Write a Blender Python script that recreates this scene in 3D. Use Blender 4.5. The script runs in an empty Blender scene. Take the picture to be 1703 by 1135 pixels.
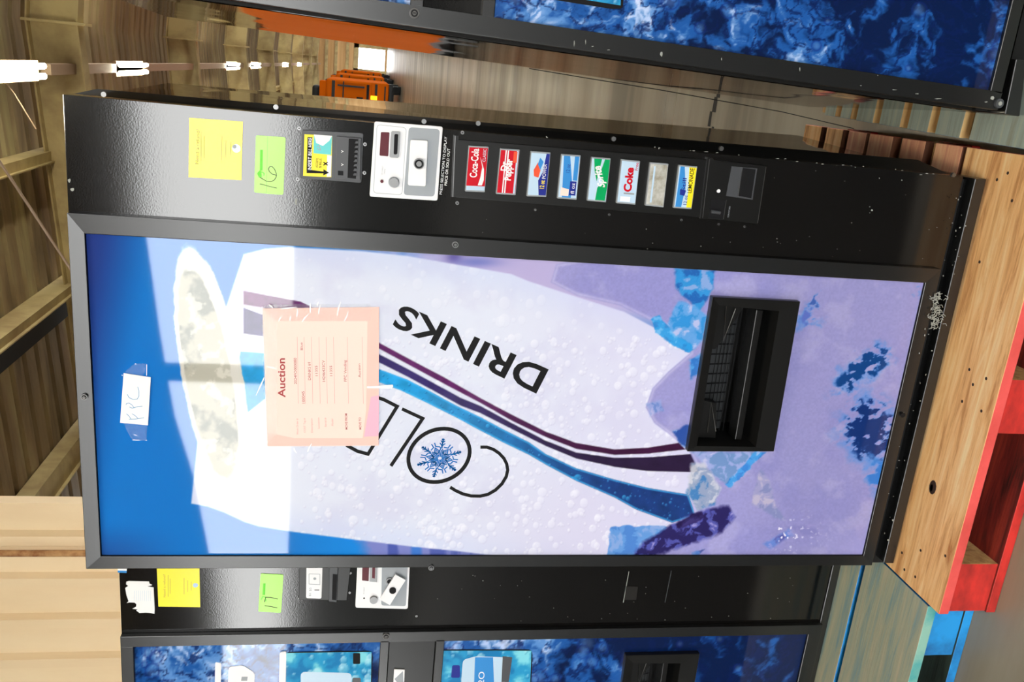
import bpy, bmesh, math, random
import numpy as np
from mathutils import Vector, Matrix
random.seed(7)
C = bpy.context.scene.collection
# ------------------------------------------------------------------ camera
F_PX = 1458.8637606957402
RV = np.array([0.2988407799625263, -0.17288880635612217, 0.06992918858475028])
CAM = np.array([0.09984209228334108, -1.680242841608469, 1.2451819460892342])
def rotm(w):
    t = np.linalg.norm(w); k = w/t
    K = np.array([[0, -k[2], k[1]], [k[2], 0, -k[0]], [-k[1], k[0], 0]])
    return np.eye(3)+np.sin(t)*K+(1-np.cos(t))*K@K
R = rotm(RV)@np.array([[0, 0, -1], [-1, 0, 0], [0, 1, 0]], float)
def ray(x, y): return R.T@np.array([(x-851.5)/F_PX, (y-567.5)/F_PX, 1.])
def onY(x, y, Y=0.): d = ray(x, y); return CAM+d*(Y-CAM[1])/d[1]
def onZ(x, y, Z): d = ray(x, y); return CAM+d*(Z-CAM[2])/d[2]
def project(X):
    q = (X-CAM)@R.T
    return q[..., 0]/q[..., 2]*F_PX+851.5, q[..., 1]/q[..., 2]*F_PX+567.5
cam = bpy.data.cameras.new('camera'); co = bpy.data.objects.new('camera', cam); C.objects.link(co)
cam.sensor_fit = 'HORIZONTAL'; cam.sensor_width = 36; cam.lens = F_PX*36/1703; cam.clip_start = .01; cam.clip_end = 300
M3 = Matrix([list(R[0]), list(-R[1]), list(-R[2])]).transposed()
co.matrix_world = Matrix.Translation(Vector(CAM)) @ M3.to_4x4()
bpy.context.scene.camera = co

# ------------------------------------------------------------------ materials
def lin(c):
    c = np.asarray(c, float)/255.
    return np.where(c <= .04045, c/12.92, ((c+.055)/1.055)**2.4)
def mat(name, rgb=(128, 128, 128), rough=.5, metal=0., spec=.5, emit=None, es=1., coat=0., coat_r=.03, alpha=1., trans=0.):
    m = bpy.data.materials.new(name); m.use_nodes = True
    b = m.node_tree.nodes['Principled BSDF']
    b.inputs['Base Color'].default_value = (*[float(v) for v in lin(rgb)], 1)
    b.inputs['Roughness'].default_value = rough; b.inputs['Metallic'].default_value = metal
    b.inputs['Specular IOR Level'].default_value = spec
    b.inputs['Coat Weight'].default_value = coat; b.inputs['Coat Roughness'].default_value = coat_r
    b.inputs['Alpha'].default_value = alpha; b.inputs['Transmission Weight'].default_value = trans
    if emit is not None:
        b.inputs['Emission Color'].default_value = (*[float(v) for v in lin(emit)], 1); b.inputs['Emission Strength'].default_value = es
    return m
def nt(m): return m.node_tree, m.node_tree.nodes['Principled BSDF']
def node(t, typ, **kw):
    n = t.nodes.new(typ)
    for k, v in kw.items():
        if k in n.inputs: n.inputs[k].default_value = v
        else: setattr(n, k, v)
    return n
def objcoord(t, scale=(1, 1, 1), rot=(0, 0, 0)):
    a = node(t, 'ShaderNodeTexCoord'); mp = node(t, 'ShaderNodeMapping')
    mp.inputs['Scale'].default_value = scale; mp.inputs['Rotation'].default_value = rot
    t.links.new(a.outputs['Object'], mp.inputs[0]); return mp.outputs[0]
def bump(m, scale=200, strength=.2, dist=.001, cs=(1, 1, 1), detail=2):
    t, b = nt(m); n = node(t, 'ShaderNodeTexNoise'); n.inputs['Scale'].default_value = scale; n.inputs['Detail'].default_value = detail
    t.links.new(objcoord(t, cs), n.inputs['Vector'])
    u = node(t, 'ShaderNodeBump'); u.inputs['Strength'].default_value = strength; u.inputs['Distance'].default_value = dist
    t.links.new(n.outputs['Fac'], u.inputs['Height']); t.links.new(u.outputs['Normal'], b.inputs['Normal']); return m
def mottle(m, stops, scale=3, cs=(1, 1, 1), detail=6, dist=0., rough=.6):
    t, b = nt(m); n = node(t, 'ShaderNodeTexNoise'); n.inputs['Scale'].default_value = scale
    n.inputs['Detail'].default_value = detail; n.inputs['Roughness'].default_value = rough; n.inputs['Distortion'].default_value = dist
    t.links.new(objcoord(t, cs), n.inputs['Vector'])
    r = node(t, 'ShaderNodeValToRGB'); e = r.color_ramp.elements
    while len(e) < len(stops): e.new(.5)
    for el, (p, c) in zip(e, stops): el.position = p; el.color = (*[float(v) for v in lin(c)], 1)
    t.links.new(n.outputs['Fac'], r.inputs[0]); t.links.new(r.outputs[0], b.inputs['Base Color']); return m
def wood(name, a, b_, c, cs=(1.2, 14, 14), rough=.7):
    m = mat(name, b_, rough=rough, spec=.3)
    mottle(m, [(.3, a), (.5, b_), (.7, c)], scale=3.2, cs=cs, detail=8, dist=.6, rough=.65)
    t, bs = nt(m); w = node(t, 'ShaderNodeTexNoise'); w.inputs['Scale'].default_value = 26; w.inputs['Detail'].default_value = 3
    t.links.new(objcoord(t, (.35, 6, 6)), w.inputs['Vector'])
    u = node(t, 'ShaderNodeBump'); u.inputs['Strength'].default_value = .35; u.inputs['Distance'].default_value = .002
    t.links.new(w.outputs['Fac'], u.inputs['Height']); t.links.new(u.outputs['Normal'], bs.inputs['Normal'])
    return m
M = {}
M['paint'] = bump(mat('black_textured_paint', (13, 12, 12), rough=.1, spec=.75), 330, .05, .0008)
M['smooth'] = mat('black_plastic_frame', (22, 23, 24), rough=.27, spec=.8)
M['side'] = bump(mat('glossy_black_side', (11, 9, 8), rough=.035, spec=.6), 2.2, .12, .02)
M['black'] = mat('black_matte', (10, 10, 10), rough=.6, spec=.3)
M['dark'] = mat('dark_plastic', (16, 16, 16), rough=.3)
M['dkgrey'] = mat('dark_grey_plastic', (64, 66, 70), rough=.4)
M['chrome'] = mat('chrome', (130, 130, 130), rough=.35, metal=1)
M['white'] = mat('white_plastic', (236, 236, 238), rough=.35)
M['grey'] = mat('grey_plastic', (150, 156, 162), rough=.4)
M['paper'] = mat('white_paper', (240, 240, 240), rough=.7)
M['ink'] = mat('black_ink', (12, 12, 15), rough=.6, spec=.2)
M['txtw'] = mat('white_ink', (235, 235, 235), rough=.5)
M['maroon'] = mat('maroon_window', (92, 30, 42), rough=.2)
M['red'] = mat('red_print', (200, 22, 40), rough=.12)
M['yellow'] = mat('yellow_print', (248, 226, 20), rough=.4)
M['cyan'] = mat('cyan_print', (80, 200, 200), rough=.3)
M['lab_blue'] = mat('blue_print', (60, 140, 210), rough=.12)
M['lab_navy'] = mat('navy_print', (40, 50, 140), rough=.12)
M['lab_green'] = mat('green_print', (10, 160, 90), rough=.12)
M['lab_lt'] = mat('light_print', (190, 215, 235), rough=.12)
M['gapw'] = wood('dark_brown_edge', (60, 34, 22), (96, 56, 38), (120, 76, 50))
M['snow'] = mat('snow_crystal_blue', (20, 108, 184), rough=.1)
M['lab_silver'] = mottle(mat('silver_print', (175, 172, 160), rough=.12), [(.3, (150, 146, 130)), (.7, (205, 205, 200))], 60)
M['pinkred'] = mat('orange_red_print', (235, 90, 60), rough=.12)
M['note'] = mat('yellow_note', (250, 236, 50), rough=.22)
M['noteink'] = mat('note_grey_ink', (170, 150, 50), rough=.6)
M['tag'] = mat('green_tag', (168, 240, 92), rough=.22)
M['tagd'] = mat('green_tag_print', (110, 226, 60), rough=.5)
M['pen'] = mat('marker_ink', (66, 62, 26), rough=.5)
M['pink'] = mat('pink_paper', (250, 196, 184), rough=.5)
M['pinkl'] = mat('pink_paper_light', (252, 216, 204), rough=.5)
M['pinkd'] = mat('pink_paper_violet', (250, 178, 200), rough=.5)
M['pinkink'] = mat('red_brown_ink', (168, 62, 62), rough=.6)
M['pinkline'] = mat('pale_line_ink', (215, 150, 142), rough=.6)
M['penblue'] = mat('blue_pen_ink', (70, 150, 200), rough=.5)
M['tape'] = mat('clear_tape', (235, 240, 245), rough=.1, alpha=.1)
M['sliver'] = mat('shiny_tape_edge', (250, 250, 252), rough=.2)  # plain white stands in for the shine on tape wrinkles and edges
M['scratch'] = mat('scratched_paint', (150, 152, 145), rough=.6)
M['beige'] = mottle(mat('beige_cladding', (226, 196, 150), rough=.6), [(.3, (234, 204, 160)), (.6, (248, 224, 184))], 2.2, (1, 1, .25))
M['rust'] = mottle(mat('rusty_pipe', (150, 100, 50), rough=.8), [(.4, (196, 150, 100)), (.6, (130, 74, 34))], 14)
M['roof'] = mottle(mat('roof_sheet', (130, 112, 84), rough=.6), [(.32, (104, 88, 64)), (.5, (150, 130, 98)), (.66, (176, 164, 120))], 1.3, (.35, 1.8, 1), dist=.4)
M['steel'] = mottle(mat('beige_steel', (150, 132, 90), rough=.55), [(.35, (150, 128, 86)), (.6, (190, 172, 120))], 1.8, dist=.3)
M['rail'] = mat('pale_pink_rail', (176, 150, 124), rough=.6)
M['slot'] = mat('roof_slot_black', (16, 13, 10), rough=.9)
M['lamp'] = mat('lamp_tube', (255, 255, 245), emit=(255, 250, 225), es=60)
M['lamp2'] = mat('bright_lamp_tube', (255, 255, 245), emit=(255, 246, 226), es=170)  # for the unseen lamp added to brighten upward faces
M['orange'] = mat('orange_enamel', (176, 82, 8), rough=.85, spec=.03)
M['rubber'] = mat('black_rubber', (16, 18, 20), rough=.7)
M['amber'] = mat('amber_lamp', (255, 180, 20), emit=(255, 170, 10), es=2.5)
M['farwall'] = mottle(mat('tan_cladding', (200, 160, 106), rough=.7), [(.3, (176, 136, 84)), (.7, (214, 176, 122))], 1.2, (.1, 1, 3))
M['dim'] = mat('dim_outdoor_wall', (40, 42, 40), rough=.95)
M['asphalt'] = mottle(mat('dark_asphalt', (50, 50, 48), rough=.9, spec=.2), [(.3, (38, 38, 36)), (.7, (60, 58, 54))], 3)
M['hdr'] = mottle(mat('header_sheet', (110, 96, 84), rough=.7), [(.3, (84, 72, 62)), (.7, (134, 118, 104))], .8)
M['dome'] = mat('grey_lock_dome', (90, 88, 86), rough=.28, metal=.5)
M['gridm'] = mat('worn_dark_grille', (52, 54, 56), rough=.4)
M['nat'] = wood('natural_pine', (176, 112, 62), (236, 184, 124), (246, 216, 162))
M['natred'] = wood('red_stained_pine', (190, 124, 100), (222, 160, 126), (234, 194, 146))
M['teal'] = wood('teal_grey_board', (128, 130, 112), (146, 158, 150), (170, 170, 150))
M['teal2'] = wood('teal_blue_board', (104, 144, 152), (160, 164, 142), (184, 174, 146))
M['tan'] = wood('tan_sawn_edge', (150, 110, 66), (196, 158, 104), (214, 180, 124))
M['pred'] = mottle(mat('red_paint', (196, 36, 26), rough=.6), [(.35, (140, 24, 18)), (.6, (200, 42, 34))], 9, (1, 1, 2))
M['ppink'] = mottle(mat('pink_red_paint', (236, 78, 74), rough=.6), [(.3, (190, 62, 54)), (.6, (222, 84, 80))], 6)
M['pblue'] = mottle(mat('blue_paint', (20, 130, 200), rough=.55), [(.35, (16, 92, 150)), (.6, (26, 142, 212))], 9)
M['pteal'] = mottle(mat('teal_paint', (70, 170, 170), rough=.55), [(.4, (58, 150, 150)), (.6, (130, 176, 160))], 9)
M['dred'] = wood('dark_red_board', (26, 14, 12), (112, 30, 24), (150, 50, 34))  # shadow under the deck put into the board colour
M['dteal'] = wood('dark_teal_board', (20, 26, 24), (38, 50, 46), (50, 66, 60))  # same under-deck shade, in the teal boards
M['knot'] = mat('wood_knot', (46, 24, 14), rough=.8)
def art_mat(name, rough=.03):
    m = mat(name, rough=rough, spec=.55); t, b = nt(m)
    a = node(t, 'ShaderNodeAttribute'); a.attribute_name = 'art'
    t.links.new(a.outputs['Color'], b.inputs['Base Color'])
    n = node(t, 'ShaderNodeTexNoise'); n.inputs['Scale'].default_value = 2.0; n.inputs['Detail'].default_value = 0
    t.links.new(objcoord(t), n.inputs['Vector'])
    u = node(t, 'ShaderNodeBump'); u.inputs['Strength'].default_value = .1; u.inputs['Distance'].default_value = .012
    t.links.new(n.outputs['Fac'], u.inputs['Height']); t.links.new(u.outputs['Normal'], b.inputs['Normal'])
    return m
M['art'] = art_mat('printed_graphic')
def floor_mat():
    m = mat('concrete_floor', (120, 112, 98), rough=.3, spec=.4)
    mottle(m, [(.36, (78, 68, 52)), (.5, (128, 118, 100)), (.64, (152, 144, 128))], 1.1, (.22, 1.5, 1), dist=.3, detail=8)  # concrete tone stretched into bands that stand in for rafter reflections
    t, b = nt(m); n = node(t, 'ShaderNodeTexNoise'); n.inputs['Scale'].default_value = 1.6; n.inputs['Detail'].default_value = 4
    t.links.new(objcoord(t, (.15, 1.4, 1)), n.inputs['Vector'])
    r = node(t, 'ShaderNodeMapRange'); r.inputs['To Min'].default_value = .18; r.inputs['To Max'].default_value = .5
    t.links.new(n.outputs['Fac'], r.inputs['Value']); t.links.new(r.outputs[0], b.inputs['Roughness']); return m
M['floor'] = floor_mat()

# ------------------------------------------------------------------ mesh builder
class MB:
    def __init__(s): s.v = []; s.f = []; s.m = []; s.mats = []
    def mi(s, m):
        m = M[m]
        if m not in s.mats: s.mats.append(m)
        return s.mats.index(m)
    def add(s, vs, fs, m):
        o = len(s.v); i = s.mi(m); s.v += [tuple(float(c) for c in v) for v in vs]
        for f in fs: s.f.append([o+k for k in f]); s.m.append(i)
        return s
    def prism(s, front, back, m, side=None, backface=True):
        n = len(front); s.add(front, [list(range(n))], m)
        vs = list(front)+list(back)
        s.add(vs, [[k, (k+1) % n, n+(k+1) % n, n+k] for k in range(n)], side or m)
        if backface: s.add(back, [list(range(n))[::-1]], side or m)
        return s
    def pxprism(s, px, Y0, Y1, m, side=None):
        fr = [onY(x, y, Y0) for x, y in px]; bk = [(p[0], Y1, p[2]) for p in fr]
        return s.prism(fr, bk, m, side)
    def pxpoly(s, px, Y, m):
        return s.add([onY(x, y, Y) for x, y in px], [list(range(len(px)))], m)
    def box(s, x0, x1, y0, y1, z0, z1, m, fm=None):
        v = [(x0, y0, z0), (x1, y0, z0), (x1, y0, z1), (x0, y0, z1), (x0, y1, z0), (x1, y1, z0), (x1, y1, z1), (x0, y1, z1)]
        fc = {'front': [0, 1, 2, 3], 'back': [5, 4, 7, 6], 'left': [4, 0, 3, 7], 'right': [1, 5, 6, 2], 'top': [3, 2, 6, 7], 'bottom': [4, 5, 1, 0]}
        for k, f in fc.items(): s.add(v, [f], (fm or {}).get(k, m))
        return s
    def tube(s, pts, r, m, n=10):
        pts = [Vector([float(c) for c in p]) for p in pts]; rings = []
        for i, p in enumerate(pts):
            d = (pts[min(i+1, len(pts)-1)]-pts[max(i-1, 0)]).normalized()
            a = d.orthogonal().normalized() if i == 0 else (a-d*a.dot(d)).normalized()
            b = d.cross(a); rr = r[i] if isinstance(r, (list, tuple)) else r
            rings.append([p+a*math.cos(t*2*math.pi/n)*rr+b*math.sin(t*2*math.pi/n)*rr for t in range(n)])
        vs = [q for g in rings for q in g]; fs = []
        for i in range(len(rings)-1):
            for k in range(n): fs.append([i*n+k, i*n+(k+1) % n, (i+1)*n+(k+1) % n, (i+1)*n+k])
        fs += [list(range(n))[::-1], [(len(rings)-1)*n+k for k in range(n)]]
        return s.add(vs, fs, m)
    def disc(s, c, r, y0, y1, m, n=20, side=None):
        fr = [(c[0]+r*math.cos(t*2*math.pi/n), y0, c[2]+r*math.sin(t*2*math.pi/n)) for t in range(n)]
        return s.prism(fr, [(p[0], y1, p[2]) for p in fr], m, side)
    def stroke(s, px, w, Y, m, closed=False):
        n = len(px); L = []; Rr = []
        w = w if isinstance(w, (list, tuple)) else [w]*n
        for i in range(n):
            a = px[(i-1) % n] if (closed or i > 0) else px[i]; b = px[(i+1) % n] if (closed or i < n-1) else px[i]
            ua = np.subtract(px[i], a).astype(float); ub = np.subtract(b, px[i]).astype(float); ua /= (np.linalg.norm(ua) or 1); ub /= (np.linalg.norm(ub) or 1)
            dx, dy = ua+ub; l = math.hypot(dx, dy) or 1
            nx, ny = -dy/l, dx/l
            k = w[i]/2
            if 0 < i < n-1 or closed:
                e = (px[(i+1) % n][0]-px[i][0], px[(i+1) % n][1]-px[i][1]); le = math.hypot(*e) or 1
                cs = abs((nx*-e[1]+ny*e[0])/le); k = k/max(cs, .5)
            L.append(onY(px[i][0]+nx*k, px[i][1]+ny*k, Y)); Rr.append(onY(px[i][0]-nx*k, px[i][1]-ny*k, Y))
        fs = [[i, (i+1) % n, n+(i+1) % n, n+i] for i in range(n if closed else n-1)]
        return s.add(L+Rr, fs, m)
    def text(s, string, q, Y, m, bold=0.):
        """q = photo corners: baseline start, baseline end, cap end, cap start"""
        vs, fs = text_geo(string, bold); out = []
        for (a, b) in vs:
            x = (1-a)*(1-b)*q[0][0]+a*(1-b)*q[1][0]+a*b*q[2][0]+(1-a)*b*q[3][0]
            y = (1-a)*(1-b)*q[0][1]+a*(1-b)*q[1][1]+a*b*q[2][1]+(1-a)*b*q[3][1]
            out.append(onY(x, y, Y))
        return s.add(out, fs, m)
    def build(s, name, parent=None, bevel=0., smooth=False, origin=None):
        me = bpy.data.meshes.new(name)
        o = Vector([float(c) for c in origin]) if origin is not None else Vector((0, 0, 0))
        if parent is not None:
            o = root_loc(parent)
        vs = [tuple(Vector(v)-o) for v in s.v]
        me.from_pydata(vs, [], s.f)
        for m in s.mats: me.materials.append(m)
        me.polygons.foreach_set('material_index', s.m)
        ob = bpy.data.objects.new(name, me)
        if parent is None and origin is not None: ob.location = o
        C.objects.link(ob)
        if parent is not None: ob.parent = parent
        bm = bmesh.new(); bm.from_mesh(me)
        bmesh.ops.remove_doubles(bm, verts=bm.verts, dist=1e-6)
        bmesh.ops.recalc_face_normals(bm, faces=bm.faces)
        # flat prints must face the viewer side (-Y)
        bm.to_mesh(me); bm.free()
        if smooth:
            for p in me.polygons: p.use_smooth = True
            md = ob.modifiers.new('edges', 'EDGE_SPLIT'); md.split_angle = .7
        if bevel:
            md = ob.modifiers.new('bevel', 'BEVEL'); md.width = bevel; md.segments = 2; md.limit_method = 'ANGLE'; md.angle_limit = .9
        return ob
ROOT = {}
def root_loc(o):
    l = Vector((0, 0, 0))
    while o is not None: l = l+o.location; o = o.parent
    return l
_tg = {}
def text_geo(string, bold=0.):
    k = (string, bold)
    if k in _tg: return _tg[k]
    cu = bpy.data.curves.new('t', 'FONT'); cu.body = string; cu.offset = bold; cu.resolution_u = 4
    ob = bpy.data.objects.new('t', cu); C.objects.link(ob); bpy.context.view_layer.update()
    me = ob.to_mesh(); v = np.array([x.co[:2] for x in me.vertices]); f = [list(p.vertices) for p in me.polygons]
    ob.to_mesh_clear(); bpy.data.objects.remove(ob); bpy.data.curves.remove(cu)
    x0, x1 = v[:, 0].min(), v[:, 0].max(); H = .7
    _tg[k] = ([((a-x0)/(x1-x0), b/H) for a, b in v], f); return _tg[k]
def tag(o, label=None, cat=None, group=None, kind=None):
    for k, v in (('label', label), ('category', cat), ('group', group), ('kind', kind)):
        if v: o[k] = v
    return o
def thing(name, label, cat, loc, group=None):
    o = bpy.data.objects.new(name, None); o.empty_display_size = .05; o.location = [float(c) for c in loc]; C.objects.link(o)
    return tag(o, label, cat, group)
_tn = [2]
def struct(name, mb, **kw):
    if name in ('rafter', 'purlin', 'girt', 'light_rail', 'brace_rod', 'hanging_wire', 'roof_vent_strip'): _tn[0] += 1; name = 'trim_%d' % _tn[0]
    if name == 'wall_side': name = 'wall_outer_left'
    o = mb.build(name, **kw); o['kind'] = 'structure'; return o
def vt(xb, y0, y1, h, tilt=0.):   # quad for writing that reads up the photo, letters upright to the left
    return [(xb, y0), (xb+tilt, y1), (xb+tilt-h, y1), (xb-h, y0)]
def sub(q, s0, s1, t0, t1):       # q = TL,TR,BR,BL ; s along reading (BR->TR), t up (BR->BL)
    TL, TR, BR, BL = q
    def P(s, t): return tuple((1-s)*(1-t)*BR[i]+s*(1-t)*TR[i]+s*t*TL[i]+(1-s)*t*BL[i] for i in (0, 1))
    return [P(s0, t0), P(s1, t0), P(s1, t1), P(s0, t1)]
def inset(q, d):
    c = [sum(p[i] for p in q)/len(q) for i in (0, 1)]
    return [tuple(p[i]+(c[i]-p[i])*min(.49, d/max(1e-6, math.hypot(p[0]-c[0], p[1]-c[1])))*1.0 for i in (0, 1)) for p in q]
def rounded(q, r, n=4):
    out = []; k = len(q)
    for i in range(k):
        p = q[i]; a = q[i-1]; b = q[(i+1) % k]
        da = math.hypot(a[0]-p[0], a[1]-p[1]); db = math.hypot(b[0]-p[0], b[1]-p[1])
        A = [p[j]+(a[j]-p[j])*r/da for j in (0, 1)]; B = [p[j]+(b[j]-p[j])*r/db for j in (0, 1)]
        for t in range(n+1):
            t = t/n; out.append(tuple((1-t)**2*A[j]+2*t*(1-t)*p[j]+t*t*B[j] for j in (0, 1)))
    return out

# ------------------------------------------------------------------ painting helpers (printed artwork)
def vnoise(x, y, seed):
    xi = np.floor(x).astype(np.int64); yi = np.floor(y).astype(np.int64); fx = x-xi; fy = y-yi
    fx = fx*fx*(3-2*fx); fy = fy*fy*(3-2*fy)
    def h(a, b):
        n = (a*374761393+b*668265263+seed*1442695041) & 0x7fffffff
        n = ((n ^ (n >> 13))*1274126177) & 0x7fffffff
        return ((n ^ (n >> 16)) & 0xffff)/65535.
    return (h(xi, yi)*(1-fx)+h(xi+1, yi)*fx)*(1-fy)+(h(xi, yi+1)*(1-fx)+h(xi+1, yi+1)*fx)*fy
def fbm(x, y, sc, seed=0, oc=5):
    o = np.zeros_like(x); a = .5; t = 0; s = 1/sc
    for k in range(oc): o += a*vnoise(x*s+17*k, y*s-9*k, seed+k*31); t += a; a *= .5; s *= 2.03
    return o/t
def inpoly(X, Y, poly):
    ins = np.zeros(X.shape, bool); n = len(poly)
    for i in range(n):
        x1, y1 = poly[i]; x2, y2 = poly[(i+1) % n]
        c = ((y1 > Y) != (y2 > Y)); d = (y2-y1) or 1e-9
        ins ^= c & (X < (x2-x1)*(Y-y1)/d+x1)
    return ins
def sdist(X, Y, poly):
    d = np.full(X.shape, 1e9); n = len(poly)
    for i in range(n):
        x1, y1 = poly[i]; x2, y2 = poly[(i+1) % n]; ex, ey = x2-x1, y2-y1; L = ex*ex+ey*ey or 1e-9
        t = np.clip(((X-x1)*ex+(Y-y1)*ey)/L, 0, 1); d = np.minimum(d, (X-x1-t*ex)**2+(Y-y1-t*ey)**2)
    d = np.sqrt(d); return np.where(inpoly(X, Y, poly), d, -d)
def cover(X, Y, poly, soft=1.): return np.clip(sdist(X, Y, poly)/soft+.5, 0, 1)
def smooth(e0, e1, x): t = np.clip((x-e0)/(e1-e0), 0, 1); return t*t*(3-2*t)
def mix(A, c, m):
    c = np.asarray(c, float); m = m[..., None]
    return A*(1-m)+c*m
def ell(X, Y, cx, cy, a, b, ang):
    c, s = math.cos(math.radians(ang)), math.sin(math.radians(ang)); u = (X-cx)*c+(Y-cy)*s; v = -(X-cx)*s+(Y-cy)*c
    return np.sqrt((u/a)**2+(v/b)**2)
def art_grid(mb_name, parent, q, Y, step, paint, hole=None):
    """a flat printed sheet: q = world-space corners by photo points TL,TR,BR,BL ; colour from paint(x,y)"""
    W = [onY(x, y, Y) for x, y in q]
    nu = int(max(math.dist(q[0], q[1]), math.dist(q[3], q[2]))/step)+1; nv = int(max(math.dist(q[0], q[3]), math.dist(q[1], q[2]))/step)+1
    u = np.linspace(0, 1, nu)[:, None, None]; v = np.linspace(0, 1, nv)[None, :, None]
    G = (1-u)*(1-v)*W[0]+u*(1-v)*W[1]+u*v*W[2]+(1-u)*v*W[3]
    px, py = project(G); col = lin(np.clip(paint(px, py), 0, 255))
    o = np.array(root_loc(parent)) if parent else np.zeros(3)
    V = (G-o).reshape(-1, 3)
    idx = np.arange(nu*nv).reshape(nu, nv)
    Fq = np.stack([idx[:-1, :-1], idx[1:, :-1], idx[1:, 1:], idx[:-1, 1:]], -1).reshape(-1, 4)
    if hole:
        cxp = (px[:-1, :-1]+px[1:, 1:])/2; cyp = (py[:-1, :-1]+py[1:, 1:])/2; Fq = Fq[~inpoly(cxp, cyp, hole).ravel()]
    n = np.cross(V[Fq[0, 1]]-V[Fq[0, 0]], V[Fq[0, 2]]-V[Fq[0, 0]])
    if n[1] > 0: Fq = Fq[:, ::-1]
    nb = len(V); Vb = V.copy(); Vb[:, 1] += .003
    ring = np.concatenate([idx[:, 0], idx[-1, 1:], idx[-2::-1, -1], idx[0, -2:0:-1]])
    cb = Vb[[idx[0, 0], idx[-1, 0], idx[-1, -1], idx[0, -1]]]
    V = np.concatenate([V, cb]); colf = np.concatenate([col.reshape(-1, 3), np.full((4, 3), .02)])
    me = bpy.data.meshes.new(mb_name)
    nf = len(Fq); me.vertices.add(len(V)); me.vertices.foreach_set('co', V.ravel().astype(np.float32))
    c0, c1, c2, c3 = idx[0, 0], idx[-1, 0], idx[-1, -1], idx[0, -1]
    Fb = np.array([[nb+3, nb+2, nb+1, nb], [c0, c1, nb+1, nb], [c1, c2, nb+2, nb+1], [c2, c3, nb+3, nb+2], [c3, c0, nb, nb+3]])
    Fq = np.concatenate([Fq, Fb[1:] if hole else Fb]); nf = len(Fq)
    me.loops.add(nf*4); me.loops.foreach_set('vertex_index', Fq.ravel().astype(np.int32))
    me.polygons.add(nf); me.polygons.foreach_set('loop_start', np.arange(0, nf*4, 4, dtype=np.int32)); me.polygons.foreach_set('loop_total', np.full(nf, 4, np.int32))
    me.update(calc_edges=True)
    at = me.color_attributes.new('art', 'FLOAT_COLOR', 'POINT')
    at.data.foreach_set('color', np.concatenate([colf, np.ones((len(colf), 1))], 1).ravel().astype(np.float32))
    me.materials.append(M['art'])
    ob = bpy.data.objects.new(mb_name, me); C.objects.link(ob)
    if parent: ob.parent = parent
    return ob
#PARTS
# ------------------------------------------------------------------ artwork of the middle machine
CUP = [(405, 423), (440, 414), (479, 411), (600, 418), (677, 426), (757, 440), (850, 456), (879, 468), (959, 494), (1038, 519), (1097, 550), (1180, 600), (1180, 940),
       (880, 936), (849, 928), (760, 917), (680, 909), (598, 899), (479, 884), (430, 876), (407, 869), (373, 853), (345, 843), (318, 838), (340, 620)]
PUR = [(405, 484), (500, 502), (560, 533), (630, 570), (678, 596), (737, 627), (800, 663), (851, 690), (907, 718), (958, 737), (1022, 748), (1078, 745), (1129, 737), (1140, 748),
       (1078, 755), (1022, 757), (958, 747), (907, 727), (851, 700), (800, 671), (737, 638), (678, 606), (630, 580), (560, 547), (490, 520), (405, 507)]
NAV = [(405, 512), (440, 525), (560, 560), (630, 589), (678, 614), (737, 646), (766, 662), (800, 676), (851, 704), (907, 733), (958, 753), (1022, 762), (1078, 761), (1157, 755), (1163, 786),
       (1078, 784), (1022, 777), (958, 763), (907, 742), (851, 714), (800, 688), (766, 675), (737, 659), (678, 627), (630, 603), (560, 580), (440, 560), (405, 555)]
BLU = [(400, 585), (470, 590), (560, 600), (630, 614), (678, 632), (713, 650), (759, 675), (801, 695), (836, 714), (880, 736), (907, 755), (958, 779), (1022, 798), (1078, 812), (1145, 823), (1157, 858), (1118, 870),
       (1058, 848), (1022, 828), (958, 800), (907, 773), (880, 757), (836, 736), (792, 713), (759, 695), (709, 670), (667, 650), (630, 636), (560, 650), (470, 640), (395, 700), (380, 705)]
def droplets(X, Y, col, mask, seed, n, rmin, rmax, light, dark, box):
    rng = random.Random(seed)
    for _ in range(n):
        cx, cy = rng.uniform(box[0], box[1]), rng.uniform(box[2], box[3]); r = rmin+(rmax-rmin)*rng.random()**3; e = rng.uniform(.75, 1.)
        s = (np.abs(X-cx) < r*1.6) & (np.abs(Y-cy) < r*1.6)
        if not s.any(): continue
        xs, ys = X[s], Y[s]; d = np.sqrt(((xs-cx)/e)**2+(ys-cy)**2)/r
        m = np.clip((1-d)*r*.8, 0, 1)*mask[s]; g = (xs-cx)*.6+(ys-cy)*.8
        c = col[s]; c = c+(np.asarray(light)-c)*(m*np.clip(.42-g/r*.4, 0, .8))[..., None]
        rim = np.clip(1-np.abs(d-.92)*r*.6, 0, 1)*mask[s]*np.clip(g/r, 0, 1)
        c = c+(np.asarray(dark)-c)*(rim*.55)[..., None]; col[s] = c
    return col
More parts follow.
